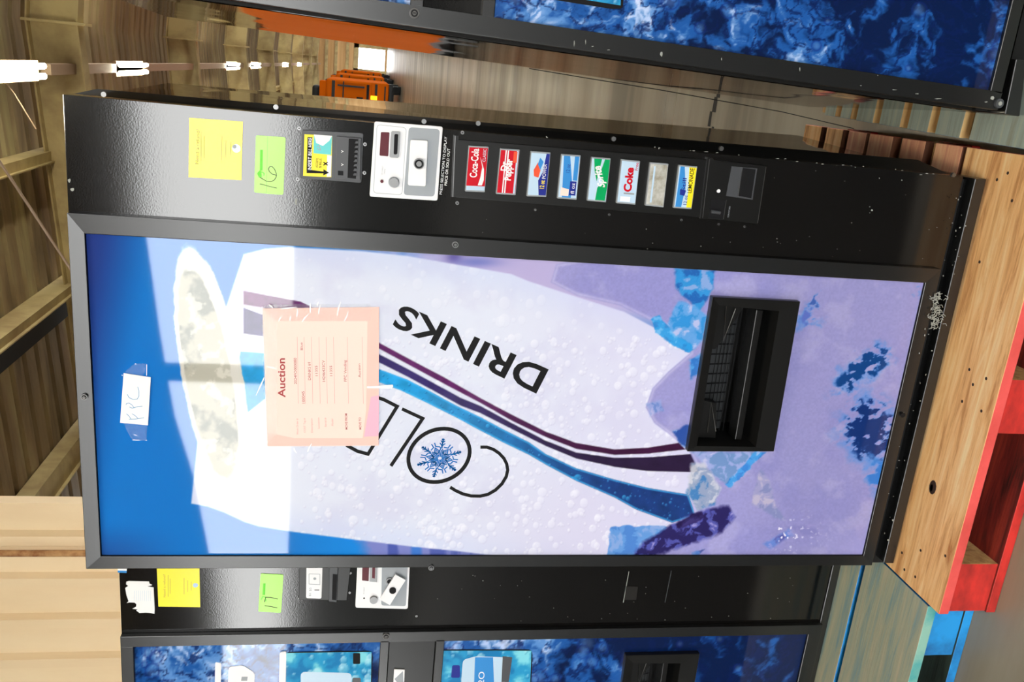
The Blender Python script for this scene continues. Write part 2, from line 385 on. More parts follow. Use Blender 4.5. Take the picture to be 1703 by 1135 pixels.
def paint_cup(X, Y):
    n1 = fbm(X, Y, 70, 3); n2 = fbm(X, Y, 16, 5); n3 = fbm(X, Y, 6, 9, 3)
    sh = X.shape; A = np.zeros(sh+(3,))+np.array([24, 112, 196.])
    A = mix(A, (36, 52, 124), smooth(270, 150, X+.22*(Y-390)*.8)*.95)
    A = mix(A, (22, 128, 214), smooth(430, 600, X)*smooth(860, 890, Y))
    A = mix(A, (40, 60, 130), smooth(860, 930, Y)*smooth(330, 150, X)*.6)
    # pale surround on the right of the cup and further down
    A = mix(A, (120, 128, 196), smooth(585, 625, X+30*(n2-.5))*smooth(840, 890, Y))
    A = mix(A, (62, 78, 160), smooth(.55, .7, fbm(X*2.4, Y*.6, 60, 21))*smooth(600, 640, X)*smooth(840, 890, Y)*.8)
    A = mix(A, (40, 110, 200), cover(X, Y, [(684, 905), (700, 905), (702, 934), (684, 934)], 6)*.8)
    A = mix(A, (160, 170, 220), smooth(440, 640, X)*smooth(520, 470, Y)*(.5+.5*n2))
    A = mix(A, (178, 168, 212), smooth(640, 760, X)*smooth(600, 500, Y))
    A = mix(A, (90, 80, 150), np.exp(-((X-755)/14)**2-((Y-428)/10)**2)*.9)
    A = mix(A, (88, 100, 178), np.exp(-((X-792)/40)**2-((Y-436)/9)**2)*.7)
    # rim ellipse
    cup = cover(X, Y, CUP, 2.5)
    body = np.zeros(sh+(3,))+np.array([216, 221, 238.])
    body = mix(body, (190, 188, 220), smooth(.45, .75, n1)*.35)
    body = mix(body, (196, 206, 236), smooth(60, 0, sdist(X, Y, CUP))*.6)
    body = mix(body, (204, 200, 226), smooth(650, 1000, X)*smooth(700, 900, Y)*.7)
    body = mix(body, (206, 202, 232), smooth(760, 1120, X)*.55)  # light falling off towards the foot is painted into the cup
    A = A*(1-cup[..., None])+body*cup[..., None]
    for P, c0, c1 in ((PUR, (100, 44, 104), (58, 22, 56)), (NAV, (62, 52, 112), (42, 28, 58)), (BLU, (44, 156, 220), (30, 58, 120))):
        t = smooth(640, 1060, X); m = cover(X, Y, P, 1.4)
        c = np.array(c0)*(1-t[..., None])+np.array(c1)*t[..., None]; c = c*(.88+.3*(n2[..., None]-.2))
        A = A*(1-m[..., None])+c*m[..., None]
    m = cover(X, Y, BLU, 1.4)*np.clip(1-np.abs(sdist(X, Y, BLU)-1.5)/2.2, 0, 1); A = mix(A, (60, 176, 235), m*.8*smooth(600, 660, X))
    nost = cup*(1-cover(X, Y, PUR, 2))*(1-cover(X, Y, NAV, 2))*(1-cover(X, Y, BLU, 2))
    A = droplets(X, Y, A, nost*.85, 1, 1300, 2.2, 9, (234, 235, 247), (190, 188, 216), (500, 1130, 560, 930))
    A = droplets(X, Y, A, nost*.4, 2, 260, 3, 12, (236, 237, 248), (196, 196, 220), (430, 1100, 425, 700))
    bm = cover(X, Y, BLU, 1.4)
    A = droplets(X, Y, A, bm, 4, 800, 1.2, 3.2, (70, 170, 232), (20, 60, 130), (600, 1160, 600, 880))
    A = droplets(X, Y, A, bm, 6, 60, 4, 9, (60, 180, 242), (24, 90, 160), (600, 1160, 600, 880))
    # rim and ice seen inside it
    r = ell(X, Y, 352, 622, 50, 214, -10.5)
    rr = r+(n2-.5)*.08
    A = mix(A, (205, 203, 196), smooth(1.03, .98, rr)); ins = smooth(.93, .87, ell(X, Y, 346, 622, 42, 196, -10.5)+(n2-.5)*.12)
    ice = np.zeros(sh+(3,))+np.array([176, 174, 162.]); ice = mix(ice, (124, 128, 122), smooth(.5, .62, n1+.25*(n2-.5))); ice = mix(ice, (222, 220, 210), smooth(.58, .7, n2)*.6)
    A = A*(1-ins[..., None])+ice*ins[..., None]
    A = mix(A, (200, 192, 184), smooth(1.0, .97, r)*smooth(.90, .94, r)*smooth(.5, .64, n3)*.45)
    # ice cubes at the foot
    lav = np.zeros(sh+(3,))+np.array([150, 147, 202.]); lav = mix(lav, (140, 138, 198), smooth(.45, .7, n1)*.7); lav = mix(lav, (172, 168, 212), smooth(.55, .72, fbm(X, Y, 40, 44))*.5)
    lav = lav*(1-.07*smooth(1180, 1350, X)[..., None])  # lower ice painted darker for the same falloff of light
    lav = lav*(.965+.07*fbm(X, Y, 3, 8, 2)[..., None])
    I1 = [(985, 400), (1000, 425), (925, 440), (916, 470), (960, 492), (1030, 508), (1085, 535), (1110, 565), (1148, 587), (1112, 618), (1085, 646), (1074, 678), (1088, 704), (1112, 722), (1146, 750), (1165, 790), (1148, 822), (1155, 856),
          (1118, 872), (1090, 895), (1055, 922), (1050, 960), (1700, 960), (1700, 400)]
    k = cover(X, Y, I1, 2.5); A = A*(1-k[..., None])+lav*k[..., None]
    A = mix(A, (222, 214, 238), np.clip(1-np.abs(sdist(X, Y, I1)-3)/4, 0, 1)*k*.35)
    def crystal(poly, base, dk, lt, seed, amt=.9, soft=4, th=.5):
        nonlocal A
        m = cover(X+8*(fbm(X, Y, 12, seed)-.5), Y+8*(fbm(X, Y, 12, seed+1)-.5), poly, soft)*amt
        w = fbm(X+26*fbm(X, Y, 20, seed+2), Y+26*fbm(X, Y, 24, seed+3), 15, seed+4)
        c = np.zeros(sh+(3,))+np.asarray(base, float); c = mix(c, dk, smooth(th, th+.1, w)); c = mix(c, lt, smooth(th-.08, th-.2, w)*.8)
        A = A*(1-m[..., None])+c*m[..., None]
    crystal([(1122, 446), (1190, 450), (1186, 482), (1170, 508), (1160, 520), (1146, 500), (1124, 480)], (40, 140, 210), (24, 92, 170), (150, 170, 220), 50)
    crystal([(1130, 500), (1160, 512), (1176, 525), (1168, 566), (1150, 586), (1118, 572), (1108, 540)], (90, 158, 222), (40, 140, 212), (200, 196, 230), 60)
    crystal([(1083, 530), (1096, 525), (1124, 560), (1150, 574), (1148, 587), (1120, 576), (1090, 552)], (44, 150, 220), (40, 130, 205), (110, 180, 232), 65, soft=2)
    crystal([(1148, 600), (1170, 586), (1166, 620), (1146, 632)], (70, 150, 216), (40, 110, 190), (180, 190, 228), 66)
    crystal([(1075, 672), (1100, 664), (1104, 684), (1082, 692)], (140, 160, 214), (90, 130, 200), (190, 186, 222), 67, .7)
    crystal([(1118, 716), (1148, 706), (1150, 752), (1134, 744)], (100, 150, 216), (32, 70, 150), (190, 196, 230), 68)
    crystal([(1150, 752), (1272, 752), (1214, 810), (1196, 800), (1160, 764)], (150, 168, 218), (96, 140, 190), (206, 204, 228), 70, .75)
    crystal([(1256, 752), (1272, 752), (1216, 812), (1206, 806)], (60, 150, 222), (40, 120, 206), (170, 190, 232), 71, .85, 2)
    crystal([(1148, 772), (1170, 770), (1200, 812), (1186, 840), (1160, 850), (1143, 822)], (140, 156, 186), (58, 120, 180), (206, 206, 214), 72, .9)
    crystal([(1266, 780), (1282, 800), (1286, 830), (1308, 868), (1290, 862), (1250, 838), (1254, 812)], (150, 150, 190), (120, 130, 176), (196, 184, 196), 73, .75)
    crystal([(1310, 876), (1358, 874), (1360, 892), (1326, 890)], (132, 128, 184), (120, 118, 176), (150, 144, 196), 74, .7)
    # pale blue block and the dark streaked cube
    crystal([(1014, 880), (1034, 875), (1112, 876), (1060, 930), (1010, 932)], (84, 142, 212), (62, 120, 200), (130, 160, 216), 80, .9, 2)
    D1 = [(1052, 926), (1072, 900), (1110, 878), (1148, 856), (1180, 846), (1212, 842), (1222, 862), (1200, 888), (1150, 906), (1100, 922), (1070, 930)]
    crystal(D1, (74, 78, 160), (34, 28, 84), (168, 160, 214), 90, .95, 6, .44)
    crystal([(1124, 874), (1150, 856), (1170, 852), (1176, 862), (1150, 874), (1128, 882)], (40, 30, 80), (34, 22, 70), (60, 50, 110), 92, .9, 3)
    crystal([(1270, 905), (1312, 880), (1318, 890), (1280, 914)], (70, 120, 206), (50, 60, 140), (168, 160, 214), 93, .6, 5)
    crystal([(1150, 920), (1172, 914), (1164, 926), (1152, 928)], (70, 120, 200), (40, 60, 130), (110, 150, 216), 94, .85, 3)
    def streak(cx, cy, a, b, ang, dk, seed, amt=1., s1=.5):
        nonlocal A
        w = fbm(X*1.0, Y, 9, seed); e = ell(X+34*(fbm(X, Y, 16, seed+7)-.5), Y+34*(w-.5), cx, cy, a*1.25, b*1.35, ang)
        m = smooth(1.15, .3, e)*smooth(.40, .58, fbm(X*.6+Y*.9, Y*.6-X*.4, 11, seed+5)+.2*(1-e))*amt
        A = mix(A, (70, 130, 205), np.clip(m*1.2, 0, 1)); A = mix(A, dk, smooth(.45, .8, m))
    streak(1436, 612, 62, 20, -33, (18, 60, 120), 101); streak(1448, 716, 62, 46, 62, (18, 44, 104), 111, 1.)
    streak(1470, 800, 50, 26, 70, (40, 110, 190), 121, .8); streak(1530, 492, 14, 10, 0, (60, 130, 200), 131, .8)
    streak(1345, 528, 20, 18, 40, (90, 100, 180), 141, .7); streak(1352, 500, 12, 4, -50, (60, 90, 160), 151, .8)
    A = mix(A, (150, 146, 204), smooth(1340, 1480, X)*smooth(860, 920, Y)*.7)
    A = mix(A, (244, 240, 246), smooth(.72, .78, fbm(X, Y, 5, 77, 2))*smooth(1280, 1300, X)*np.exp(-((X-1285)/60)**2-((Y-888)/28)**2))
    return A
def paint_ice(x0, dark_x, seed):
    def f(X, Y):
        wx = X+60*fbm(X, Y, 60, seed)+20*fbm(X, Y, 18, seed+1); wy = Y+60*fbm(X, Y, 64, seed+2)+20*fbm(X, Y, 20, seed+3)
        n = .6*fbm(wx, wy, 44, seed+4)+.4*fbm(wx, wy, 15, seed+14); rg = 1-np.abs(2*fbm(wx, wy, 22, seed+5)-1); g = fbm(X, Y, 150, seed+6)
        t = np.clip((n-.5)*1.9+(g-.5)*1.1+.46-smooth(dark_x[0], dark_x[1], X)*.42, 0, 1)
        A = np.zeros(X.shape+(3,))+np.array([8, 26, 66.]); A = mix(A, (30, 84, 156), smooth(.12, .45, t)); A = mix(A, (92, 142, 206), smooth(.5, .75, t)); A = mix(A, (180, 198, 234), smooth(.78, 1.05, t))
        A = mix(A, (10, 28, 78), smooth(.88, .97, rg)*.75); A = mix(A, (210, 220, 245), smooth(.86, .93, 1-np.abs(2*fbm(wx, wy, 34, seed+9)-1))*smooth(.4, .8, t)*.7)
        rng = random.Random(seed)
        for _ in range(70):
            cx, cy, r = rng.uniform(*x0[0]), rng.uniform(*x0[1]), rng.uniform(4, 17); s = (np.abs(X-cx) < r*1.5) & (np.abs(Y-cy) < r*1.5)
            if not s.any(): continue
            d = np.hypot(X[s]-cx, Y[s]-cy)/r; m = np.clip(1-np.abs(d-.9)*r/2.2, 0, 1)*.55
            A[s] = A[s]+(np.array([20, 36, 110.])-A[s])*m[:, None]; m = smooth(1, .2, d)*.25; A[s] = A[s]+(np.array([150, 180, 226.])-A[s])*m[:, None]
        return A
    return f
def paint_bottles(seed):
    def f(X, Y):
        n = fbm(X+30*fbm(X, Y, 30, seed), Y, 26, seed+1); A = np.zeros(X.shape+(3,))+np.array([44, 150, 200.]); A = mix(A, (130, 214, 228), smooth(.5, .7, n)); A = mix(A, (28, 110, 170), smooth(.45, .3, n)*.7)
        return droplets(X, Y, A, np.ones(X.shape), seed, 60, 3, 12, (190, 230, 240), (30, 110, 160), (X.min(), X.max(), Y.min(), Y.max()))
    return f

# ------------------------------------------------------------------ shared machine parts
def shell(root, TR, TL, BL, BR, Yf, Yb, backs, side='side', hole=None):
    """door slab and cabinet from the four front corners (photo points or world points)"""
    f = [np.array(p) for p in (TR, TL, BL, BR)]
    d0 = [p.copy() for p in f]; d1 = [p.copy() for p in f]
    for p in d1: p[1] = Yf+.055
    mb = MB(); mb.add(d0+d1, [[k, (k+1) % 4, 4+(k+1) % 4, 4+k] for k in range(4)], 'paint')
    if hole:
        for yy, dd in ((Yf, d0), (Yf+.055, d1)):
            h = [onY(x, y, Yf) for x, y in hole]; h = [(a[0], yy, a[2]) for a in h]   # TR, BR, BL, TL of the opening
            TRc, TLc, BLc, BRc = dd; mb.add([TRc, BRc, BLc, TLc]+h, [[k, (k+1) % 4, 4+(k+1) % 4, 4+k] for k in range(4)], 'paint')
    else: mb.add(d0, [[0, 1, 2, 3]], 'paint').add(d1, [[0, 1, 2, 3]], 'paint')
    mb.build('door_panel', root, bevel=.0008)
    c0 = [p.copy() for p in f]
    for p, (sx, sz) in zip(c0, ((-.006, -.006), (.006, -.006), (.006, .0), (-.006, .0))): p[0] += sx; p[1] = Yf+.058; p[2] += sz
    if hole: mb = MB(); mb.add(c0+list(backs), [[k, (k+1) % 4, 4+(k+1) % 4, 4+k] for k in range(4)]+[[7, 6, 5, 4]], side); mb.build('cabinet', root, bevel=.004)
    else: MB().prism(c0, backs, side).build('cabinet', root, bevel=.004)
def dome_lock(root, x, y, Y, r=.006, m='chrome', name='frame_lock'):
    c = onY(x, y, Y); mb = MB()
    mb.disc(c, r, Y-.004, Y+.004, m); mb.disc(c, r*.72, Y-.0045, Y-.003, 'ink'); mb.disc(c, r*.42, Y-.006, Y-.004, m); mb.box(c[0]-r*.08, c[0]+r*.08, Y-.0062, Y-.0055, c[2]-r*.3, c[2]+r*.3, 'ink')
    return mb.build(name, root, smooth=True)
def screw(root, x, y, Y, r=.0034):
    c = onY(x, y, Y); mb = MB(); mb.disc(c, r, Y-.0028, Y, 'chrome', 12); mb.disc(c, r*.4, Y-.003, Y-.002, 'ink', 6); return mb.build('screw', root, smooth=True)
def scratches(root, pts, Y, seed=1, m='scratch'):
    mb = MB(); rng = random.Random(seed)
    for (x, y, w, h) in pts:
        n = 7; mb.add([onY(x+w*math.cos(t*2*math.pi/n)*rng.uniform(.4, 1), y+h*math.sin(t*2*math.pi/n)*rng.uniform(.4, 1), Y) for t in range(n)], [list(range(n))], m)
    return tag(mb.build('worn_patches', root), kind='stuff')
def port(root, outer, inner, Y, depth):
    """delivery port: raised rim, deep box, grille and guards ; outer/inner = TL,TR,BR,BL photo points"""
    mb = MB(); O0 = [onY(x, y, Y-.014) for x, y in outer]; O1 = [onY(x, y, Y) for x, y in outer]; I0 = [onY(x, y, Y-.012) for x, y in inner]
    O1 = [(a[0], Y+.002, a[2]) for a in O0]
    I1 = [(a[0], Y+depth, a[2]) for a in I0]
    mb.add(O0+I0, [[k, (k+1) % 4, 4+(k+1) % 4, 4+k] for k in range(4)], 'dark'); mb.add(O0+O1, [[k, (k+1) % 4, 4+(k+1) % 4, 4+k] for k in range(4)], 'dark')
    r = mb.build('delivery_port', root, bevel=.0015)
    bx = MB(); bx.add(I0+I1, [[k, (k+1) % 4, 4+(k+1) % 4, 4+k] for k in range(4)]+[[4, 5, 6, 7]], 'black'); bx.build('port_recess', r)
    # q: u from left px side (top of machine) to right, v along
    def P(u, v, yy):
        TL, TR, BR, BL = I0; a = [(1-u)*(1-v)*TL[i]+u*(1-v)*TR[i]+u*v*BR[i]+(1-u)*v*BL[i] for i in range(3)]; return (a[0], yy, a[2])
    g = MB(); yb = Y+.05
    g.add([P(.05, .03, yb), P(.62, .03, yb+.02), P(.62, .97, yb+.02), P(.05, .97, yb)], [[0, 1, 2, 3]], 'gridm')
    for i in range(13):
        v0 = .03+.94*i/13
        g.add([P(.05, v0, yb-.003), P(.62, v0, yb+.017), P(.62, v0+.012, yb+.017), P(.05, v0+.012, yb-.003)], [[0, 1, 2, 3]], 'ink')
    for i in range(6):
        u0 = .3+.32*i/5; g.add([P(u0, .03, yb+.006), P(u0+.012, .03, yb+.006), P(u0+.012, .97, yb+.006), P(u0, .97, yb+.006)], [[0, 1, 2, 3]], 'ink')
    g.build('grille', r)
    fl = MB(); y2 = Y+.02
    fl.prism([P(.02, .02, y2), P(.52, .02, y2), P(.16, .33, y2), P(.02, .33, y2)], [P(.02, .02, y2+.02), P(.52, .02, y2+.02), P(.16, .33, y2+.02), P(.02, .33, y2+.02)], 'dark')
    fl.build('side_guard', r)
    fl = MB(); fl.prism([P(.04, .98, y2), P(.04, .7, y2), P(.32, .72, y2), P(.4, .98, y2)], [P(.04, .98, y2+.02), P(.04, .7, y2+.02), P(.32, .72, y2+.02), P(.4, .98, y2+.02)], 'dark'); fl.build('side_guard', r)
    w = MB(); w.tube([P(.2, .02, Y+.012), P(.24, .26, Y+.012), P(.36, .03, Y+.012)], .0012, 'chrome', 6); w.build('wire_latch', r)
    w = MB(); w.tube([P(.22, .93, Y+.012), P(.2, .7, Y+.012), P(.36, .92, Y+.012)], .0012, 'chrome', 6); w.build('wire_latch', r)
    l = MB(); l.prism([P(.7, .02, Y+.01), P(.82, .02, Y+.01), P(.82, .98, Y+.01), P(.7, .98, Y+.01)], [P(.7, .02, Y+.05), P(.82, .02, Y+.05), P(.82, .98, Y+.05), P(.7, .98, Y+.05)], 'dark'); l.build('chute_lip', r, bevel=.002)
    return r

# ================================================================== MIDDLE MACHINE
Y0 = 0.
HOLE1 = [(1192, 502), (1300, 512), (1260, 747), (1155, 745)]
m1 = thing('vending_machine', 'tall black drinks vending machine in the middle with a picture of a frosted cup', 'vending machine', (-.47, .36, -.055), 'row of black drinks vending machines')
cTR, cTL, cBL, cBR = onY(104, 157), onY(143, 947), onY(1450, 941), onY(1602, 294)
shell(m1, cTR, cTL, cBL, cBR, 0, .75, [(.004, .75, 1.735), (-.93, .75, 1.745), (-.925, .75, 0), (.018, .75, 0)], hole=HOLE1)
MB().prism([cTR+[0, .05, -.004], cBR+[0, .05, 0], cBR+[-.03, .05, 0], cTR+[-.03, .05, -.004]], [(.004, .17, 1.745), (.008, .17, 0), (-.03, .17, 0), (-.03, .17, 1.745)], 'black').build('side_trim', m1)
# base
b = MB(); b.pxprism([(1600, 298), (1624, 299), (1471, 936), (1446, 936)], .03, .7, 'black'); b.build('base_recess', m1)
b = MB(); b.pxprism([(1622, 297), (1641, 298), (1486, 938), (1469, 937)], -.004, .72, 'smooth'); b.build('base_plate', m1, bevel=.002)
# frame round the graphic
FO = [(111, 354), (1566, 448), (1450, 941), (143, 947)]; FI = [(141, 389), (1539, 471), (1436, 925), (168, 926)]
fr = MB(); O0 = [onY(x, y, -.014) for x, y in FO]; O1 = [(a[0], .0, a[2]) for a in O0]; I0 = [onY(x, y, -.012) for x, y in FI]; I1 = [(a[0], -.001, a[2]) for a in I0]
ringf = [[k, (k+1) % 4, 4+(k+1) % 4, 4+k] for k in range(4)]
fr.add(O0+I0, ringf, 'smooth').add(O0+O1, ringf, 'smooth').add(I0+I1, ringf, 'ink'); frame1 = fr.build('graphic_frame', m1, bevel=.0012)
for x, y in ((757, 407), (141, 660), (717, 944)): dome_lock(m1, x, y, -.014)
c = onY(1500, 690, -.014); MB().disc(c, .0055, -.018, -.01, 'ink').build('frame_bolt', m1)
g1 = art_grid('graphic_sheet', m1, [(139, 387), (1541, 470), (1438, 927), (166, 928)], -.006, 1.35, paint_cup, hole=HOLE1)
# lettering printed on the sheet
L = MB(); YL = -.0064
L.text('DRINKS', [(912, 616), (668, 507), (650, 541), (892, 655)], YL, 'ink', .022)
tag(L.build('printed_word', g1), 'bold black word DRINKS printed on the picture'); L = MB()
o7 = lambda pts, ox=660, oy=650, s=5.673: [(ox+a/s, oy+b/s) for a, b in pts]
L.stroke(o7([(788, 534), (850, 534), (912, 556), (965, 592), (1010, 640), (1036, 692), (1046, 750), (1032, 812), (992, 880), (930, 940), (860, 980), (785, 997), (700, 995), (620, 975), (550, 942), (503, 912)]), 5.4, YL, 'ink')
L.stroke([(660+(398+298*math.cos(t)*math.cos(-.42)-242*math.sin(t)*math.sin(-.42))/5.673, 650+(612+298*math.cos(t)*math.sin(-.42)+242*math.sin(t)*math.cos(-.42))/5.673) for t in np.linspace(0, 2*math.pi, 48, endpoint=False)], 6.4, YL, 'ink', True)
L.stroke([(668.5, 680.5), (703, 696.5), (650, 775.5)], [5.5, 5.8, 5.8], YL, 'ink')
o2 = lambda pts: [(400+a/2.522, 400+b/2.522) for a, b in pts]
L.stroke(o2([(560, 655), (600, 668), (657, 697), (535, 897), (490, 885), (448, 862), (440, 830)]), 5.8, YL, 'ink')
# snow crystal inside the O
S = MB(); cx, cy = 731.6, 762.6
tips = [(439, 452), (608, 577), (556, 756), (347, 818), (192, 703), (236, 532)]
tips = [(660+a/5.673, 650+b/5.673) for a, b in tips]
for i, t in enumerate(tips):
    dx, dy = t[0]-cx, t[1]-cy; n = tips[(i+1) % 6]; p = tips[i-1]
    Q = lambda a, bb=0.: (cx+dx*a+((n[0]-p[0])/1.732)*bb*.6, cy+dy*a+((n[1]-p[1])/1.732)*bb*.6)
    S.stroke([Q(.08), Q(.42)], 1.9, YL, 'snow'); S.stroke([Q(.5), Q(1.)], 2.6, YL, 'snow')
    for a, ln in ((.62, .2), (.78, .16), (.9, .1)):
        for sg in (-1, 1): S.stroke([Q(a), Q(a+ln*.7, sg*ln)], 1.7, YL, 'snow')
    h = ((t[0]+n[0])/2-cx, (t[1]+n[1])/2-cy); q2 = lambda a, bb=0.: (cx+h[0]*a+(n[0]-t[0])*bb*.5, cy+h[1]*a+(n[1]-t[1])*bb*.5)
    S.stroke([q2(.14), q2(.4, .24), q2(.66), q2(.4, -.24)], 1.9, YL, 'snow', True)
    S.stroke([q2(.28), q2(.4, .1), q2(.52), q2(.4, -.1)], 1.4, YL, 'snow', True)
    S.stroke([q2(.62, .42), q2(.72, .1), q2(.95, .14)], 1.9, YL, 'snow'); S.stroke([q2(.62, -.42), q2(.72, -.1), q2(.95, -.14)], 1.9, YL, 'snow')
    S.stroke([q2(.3, 0), q2(.5, .42), q2(.62, .42)], 1.7, YL, 'snow'); S.stroke([q2(.3, 0), q2(.5, -.42)], 1.7, YL, 'snow')
tag(L.build('printed_word', g1), 'thin black word COLD printed on the picture'); tag(S.build('printed_snow_crystal', g1), 'blue snow crystal printed inside the letter O')
port(m1, [(1185, 494), (1331.5, 502), (1287.5, 751.5), (1143, 751.5)], [(1196, 508), (1296, 518), (1257, 744), (1159, 742)], -.006, .13)
# bill validator
bv = MB(); bv.pxprism(rounded([(502, 216), (604.5, 221.5), (601.5, 304.5), (498.5, 296.5)], 4), -.006, .0, 'dkgrey'); bv = bv.build('bill_validator', m1, bevel=.001)
lb = MB(); q = [(506.4, 223.2), (552.6, 226.2), (551, 295), (504, 292.8)]
lb.pxprism(q, -.0066, -.006, 'yellow'); Yl = -.0068
lb.pxpoly([(522, 223.8), (552.3, 226), (550.5, 257.6), (521.4, 255)], Yl, 'cyan'); lb.pxpoly([(522, 223.8), (552.3, 226), (548, 234), (537, 243), (526, 238)], Yl-.0001, 'paper')
lb.stroke([(527, 247), (533, 250), (531, 242), (527, 244)], 1.2, Yl-.0002, 'grey')
lb.pxpoly([(544, 258), (551.5, 259), (550.5, 294), (543.5, 294)], Yl, 'paper')
lb.pxpoly([(511.7, 228), (519.5, 228.5), (517.6, 284), (509.8, 283.5)], Yl, 'ink')
lb.text('INSERT BILL HERE', [(518, 283), (519, 229.5), (513.2, 229), (512, 282.5)], Yl-.0002, 'txtw', .015)
lb.text('ACCEPTS', [(528.5, 279), (529.5, 263), (526, 263), (525, 279)], Yl-.0001, 'ink'); lb.text('$ BILLS', [(534, 279), (535, 264), (531.5, 264), (530.5, 279)], Yl-.0001, 'ink')
lb.pxpoly([(510, 282), (538, 285.5), (538, 281.5), (547, 287.5), (537.5, 292), (538, 288.5), (510, 288)], Yl-.0001, 'ink')
for a in ((538, 270, 545, 275), (538, 275, 545, 270)): lb.stroke([(a[0], a[1]), (a[2], a[3])], 1.8, Yl-.0001, 'ink')
tag(lb.build('instruction_label', bv), 'yellow and turquoise instruction label')
su = MB(); su.pxprism([(559.5, 226.5), (601, 230), (599.5, 299.5), (557.5, 297)], -.011, -.005, 'dkgrey'); su = su.build('bill_inlet', bv, bevel=.001)
s2 = MB(); s2.pxprism([(580, 230.5), (596, 231.5), (592, 297.5), (578, 296)], -.0114, -.0108, 'ink')
for i in range(8):
    y = 235+i*7.6; s2.pxprism([(592-i*.4, y), (596-i*.4, y), (595.5-i*.4, y+4), (590-i*.4, y+4)], -.016, -.011, 'dkgrey')
for y in (252, 274): s2.stroke([(567.5, y-1.6), (571, y), (567.5, y+1.6)], .8, -.0113, 'txtw')
s2.pxprism([(562, 284), (571, 284.5), (571, 292), (562, 291.5)], -.0114, -.0108, 'ink'); s2.build('inlet_throat', su)
# coin panel
cp = MB(); cp.pxprism(rounded([(622.8, 202), (736.5, 210.8), (727.7, 334.2), (614.5, 327.2)], 4), -.007, 0, 'white'); cp = cp.build('coin_panel', m1, bevel=.001)
pl = MB(); pl.pxprism(rounded([(680, 211.7), (731.7, 215.3), (722.4, 327.2), (671.3, 324.5)], 6), -.0076, -.007, 'grey'); pl.build('lock_surround', cp)
pl = MB(); pl.stroke(rounded([(627.2, 207.3), (675.7, 212.6), (668.6, 324.2), (621, 321)], 6), .7, -.0072, 'grey', True); pl.build('plate_outline', cp)
pl = MB(); pl.pxprism(rounded([(633.4, 219.7), (647.8, 220.2), (645.7, 260.2), (631, 259)], 2), -.0078, -.007, 'maroon'); pl.build('price_display', cp)
pl = MB(); pl.pxprism(rounded([(650.6, 218.4), (666, 219), (663.3, 262.8), (647.5, 262)], 3), -.010, -.007, 'chrome'); pl = pl.build('coin_slot', cp)
p2 = MB(); p2.pxprism(rounded([(656, 223), (662.5, 223), (660.7, 257), (654.6, 257)], 2.5), -.0105, -.0098, 'ink'); p2.build('slot_opening', pl)
kb = MB(); c = onY(654.9, 303, -.007); kb.disc(c, .0102, -.009, -.007, 'grey', 24); kb.disc(c, .0088, -.016, -.008, 'chrome', 24); kb.build('return_button', cp, smooth=True)
kb = MB(); c = onY(635, 301.6, -.007); kb.disc(c, .0031, -.009, -.007, 'maroon', 12)
kb.text('USE CORRECT', [(636, 291), (637.5, 276), (635.7, 276), (634.2, 291)], -.0072, 'grey'); kb.text('CHANGE', [(640, 290), (641, 281), (639.2, 281), (638.2, 290)], -.0072, 'grey'); kb.build('change_light', cp)
lp = MB(); lp.pxprism(rounded([(682.7, 232.5), (711.8, 234), (708.3, 310.5), (678.3, 308.5)], 3), -.013, -.0075, 'white'); lp = lp.build('lock_plate', cp, bevel=.001)
kb = MB(); c = onY(696.5, 272.2, -.013); kb.disc(c, .0098, -.019, -.012, 'chrome', 28); kb.disc(c, .0082, -.0195, -.0185, 'ink', 24); kb.disc(c, .0050, -.021, -.019, 'chrome', 20); kb.build('barrel_lock', lp, smooth=True)
ds = MB(); ds.text('PRESS SELECTION TO DISPLAY', [(735, 324), (743.6, 227.6), (739.3, 227.2), (730.7, 323.4)], -.0006, 'txtw', .01)
ds.text('PRICE OR SOLD OUT', [(743.2, 309), (748.6, 247.2), (744.3, 246.8), (739, 308.5)], -.0006, 'txtw', .01); ds.build('display_message', m1)
# selection panel
PQ = [(760, 232), (1180, 266), (1168, 362), (755, 328)]
sp = MB(); sp.pxprism(PQ, -.004, .0, 'dark'); sp = sp.build('selection_panel', m1, bevel=.001)
rd = MB(); rd.stroke([(757, 226), (753, 328)], 1.6, -.0062, 'chrome'); rd.pxprism([(755, 225), (763, 226), (759, 328.5), (751, 328)], -.006, 0, 'dark'); rd.build('panel_ridge', m1)
rd = MB(); rd.pxprism([(1177, 262), (1187, 264), (1175, 365), (1165, 364)], -.008, 0, 'dark'); rd.stroke([(1180, 265), (1168.5, 363)], .9, -.0082, 'chrome'); rd.build('panel_ridge', m1)
BT = [[(779.7, 242.4), (813, 244.2), (806.4, 320), (773.6, 318.7)], [(832.4, 247), (864.7, 249), (857.6, 325), (825.2, 323)], [(883.2, 251.5), (915.9, 253.8), (908.4, 328), (876.3, 326.8)],
      [(934.2, 256.3), (966, 258.5), (959, 332.6), (927, 330.3)], [(984.4, 261), (1015.9, 263.5), (1008, 336.8), (976.6, 334.2)], [(1033.9, 265), (1064.8, 268), (1056.8, 340.8), (1025.3, 338.2)],
      [(1081.8, 270), (1112, 272.5), (1103.7, 345.2), (1073.2, 342.2)], [(1129.7, 274.3), (1160, 277), (1150.3, 348.2), (1120.3, 346.2)]]
base_m = ['red', 'red', 'lab_lt', 'lab_lt', 'lab_lt', 'lab_lt', 'lab_silver', 'lab_lt']
BL_ = ['red selection button with a white script name and a white wave', 'red selection button with white slanted lettering on white bars', 'white and navy selection button with a yellow ounce mark',
       'pale blue selection button with a dark blue corner', 'green selection button with white lettering', 'silver selection button with a big red name', 'blank silver selection button', 'blue and yellow lemonade selection button']
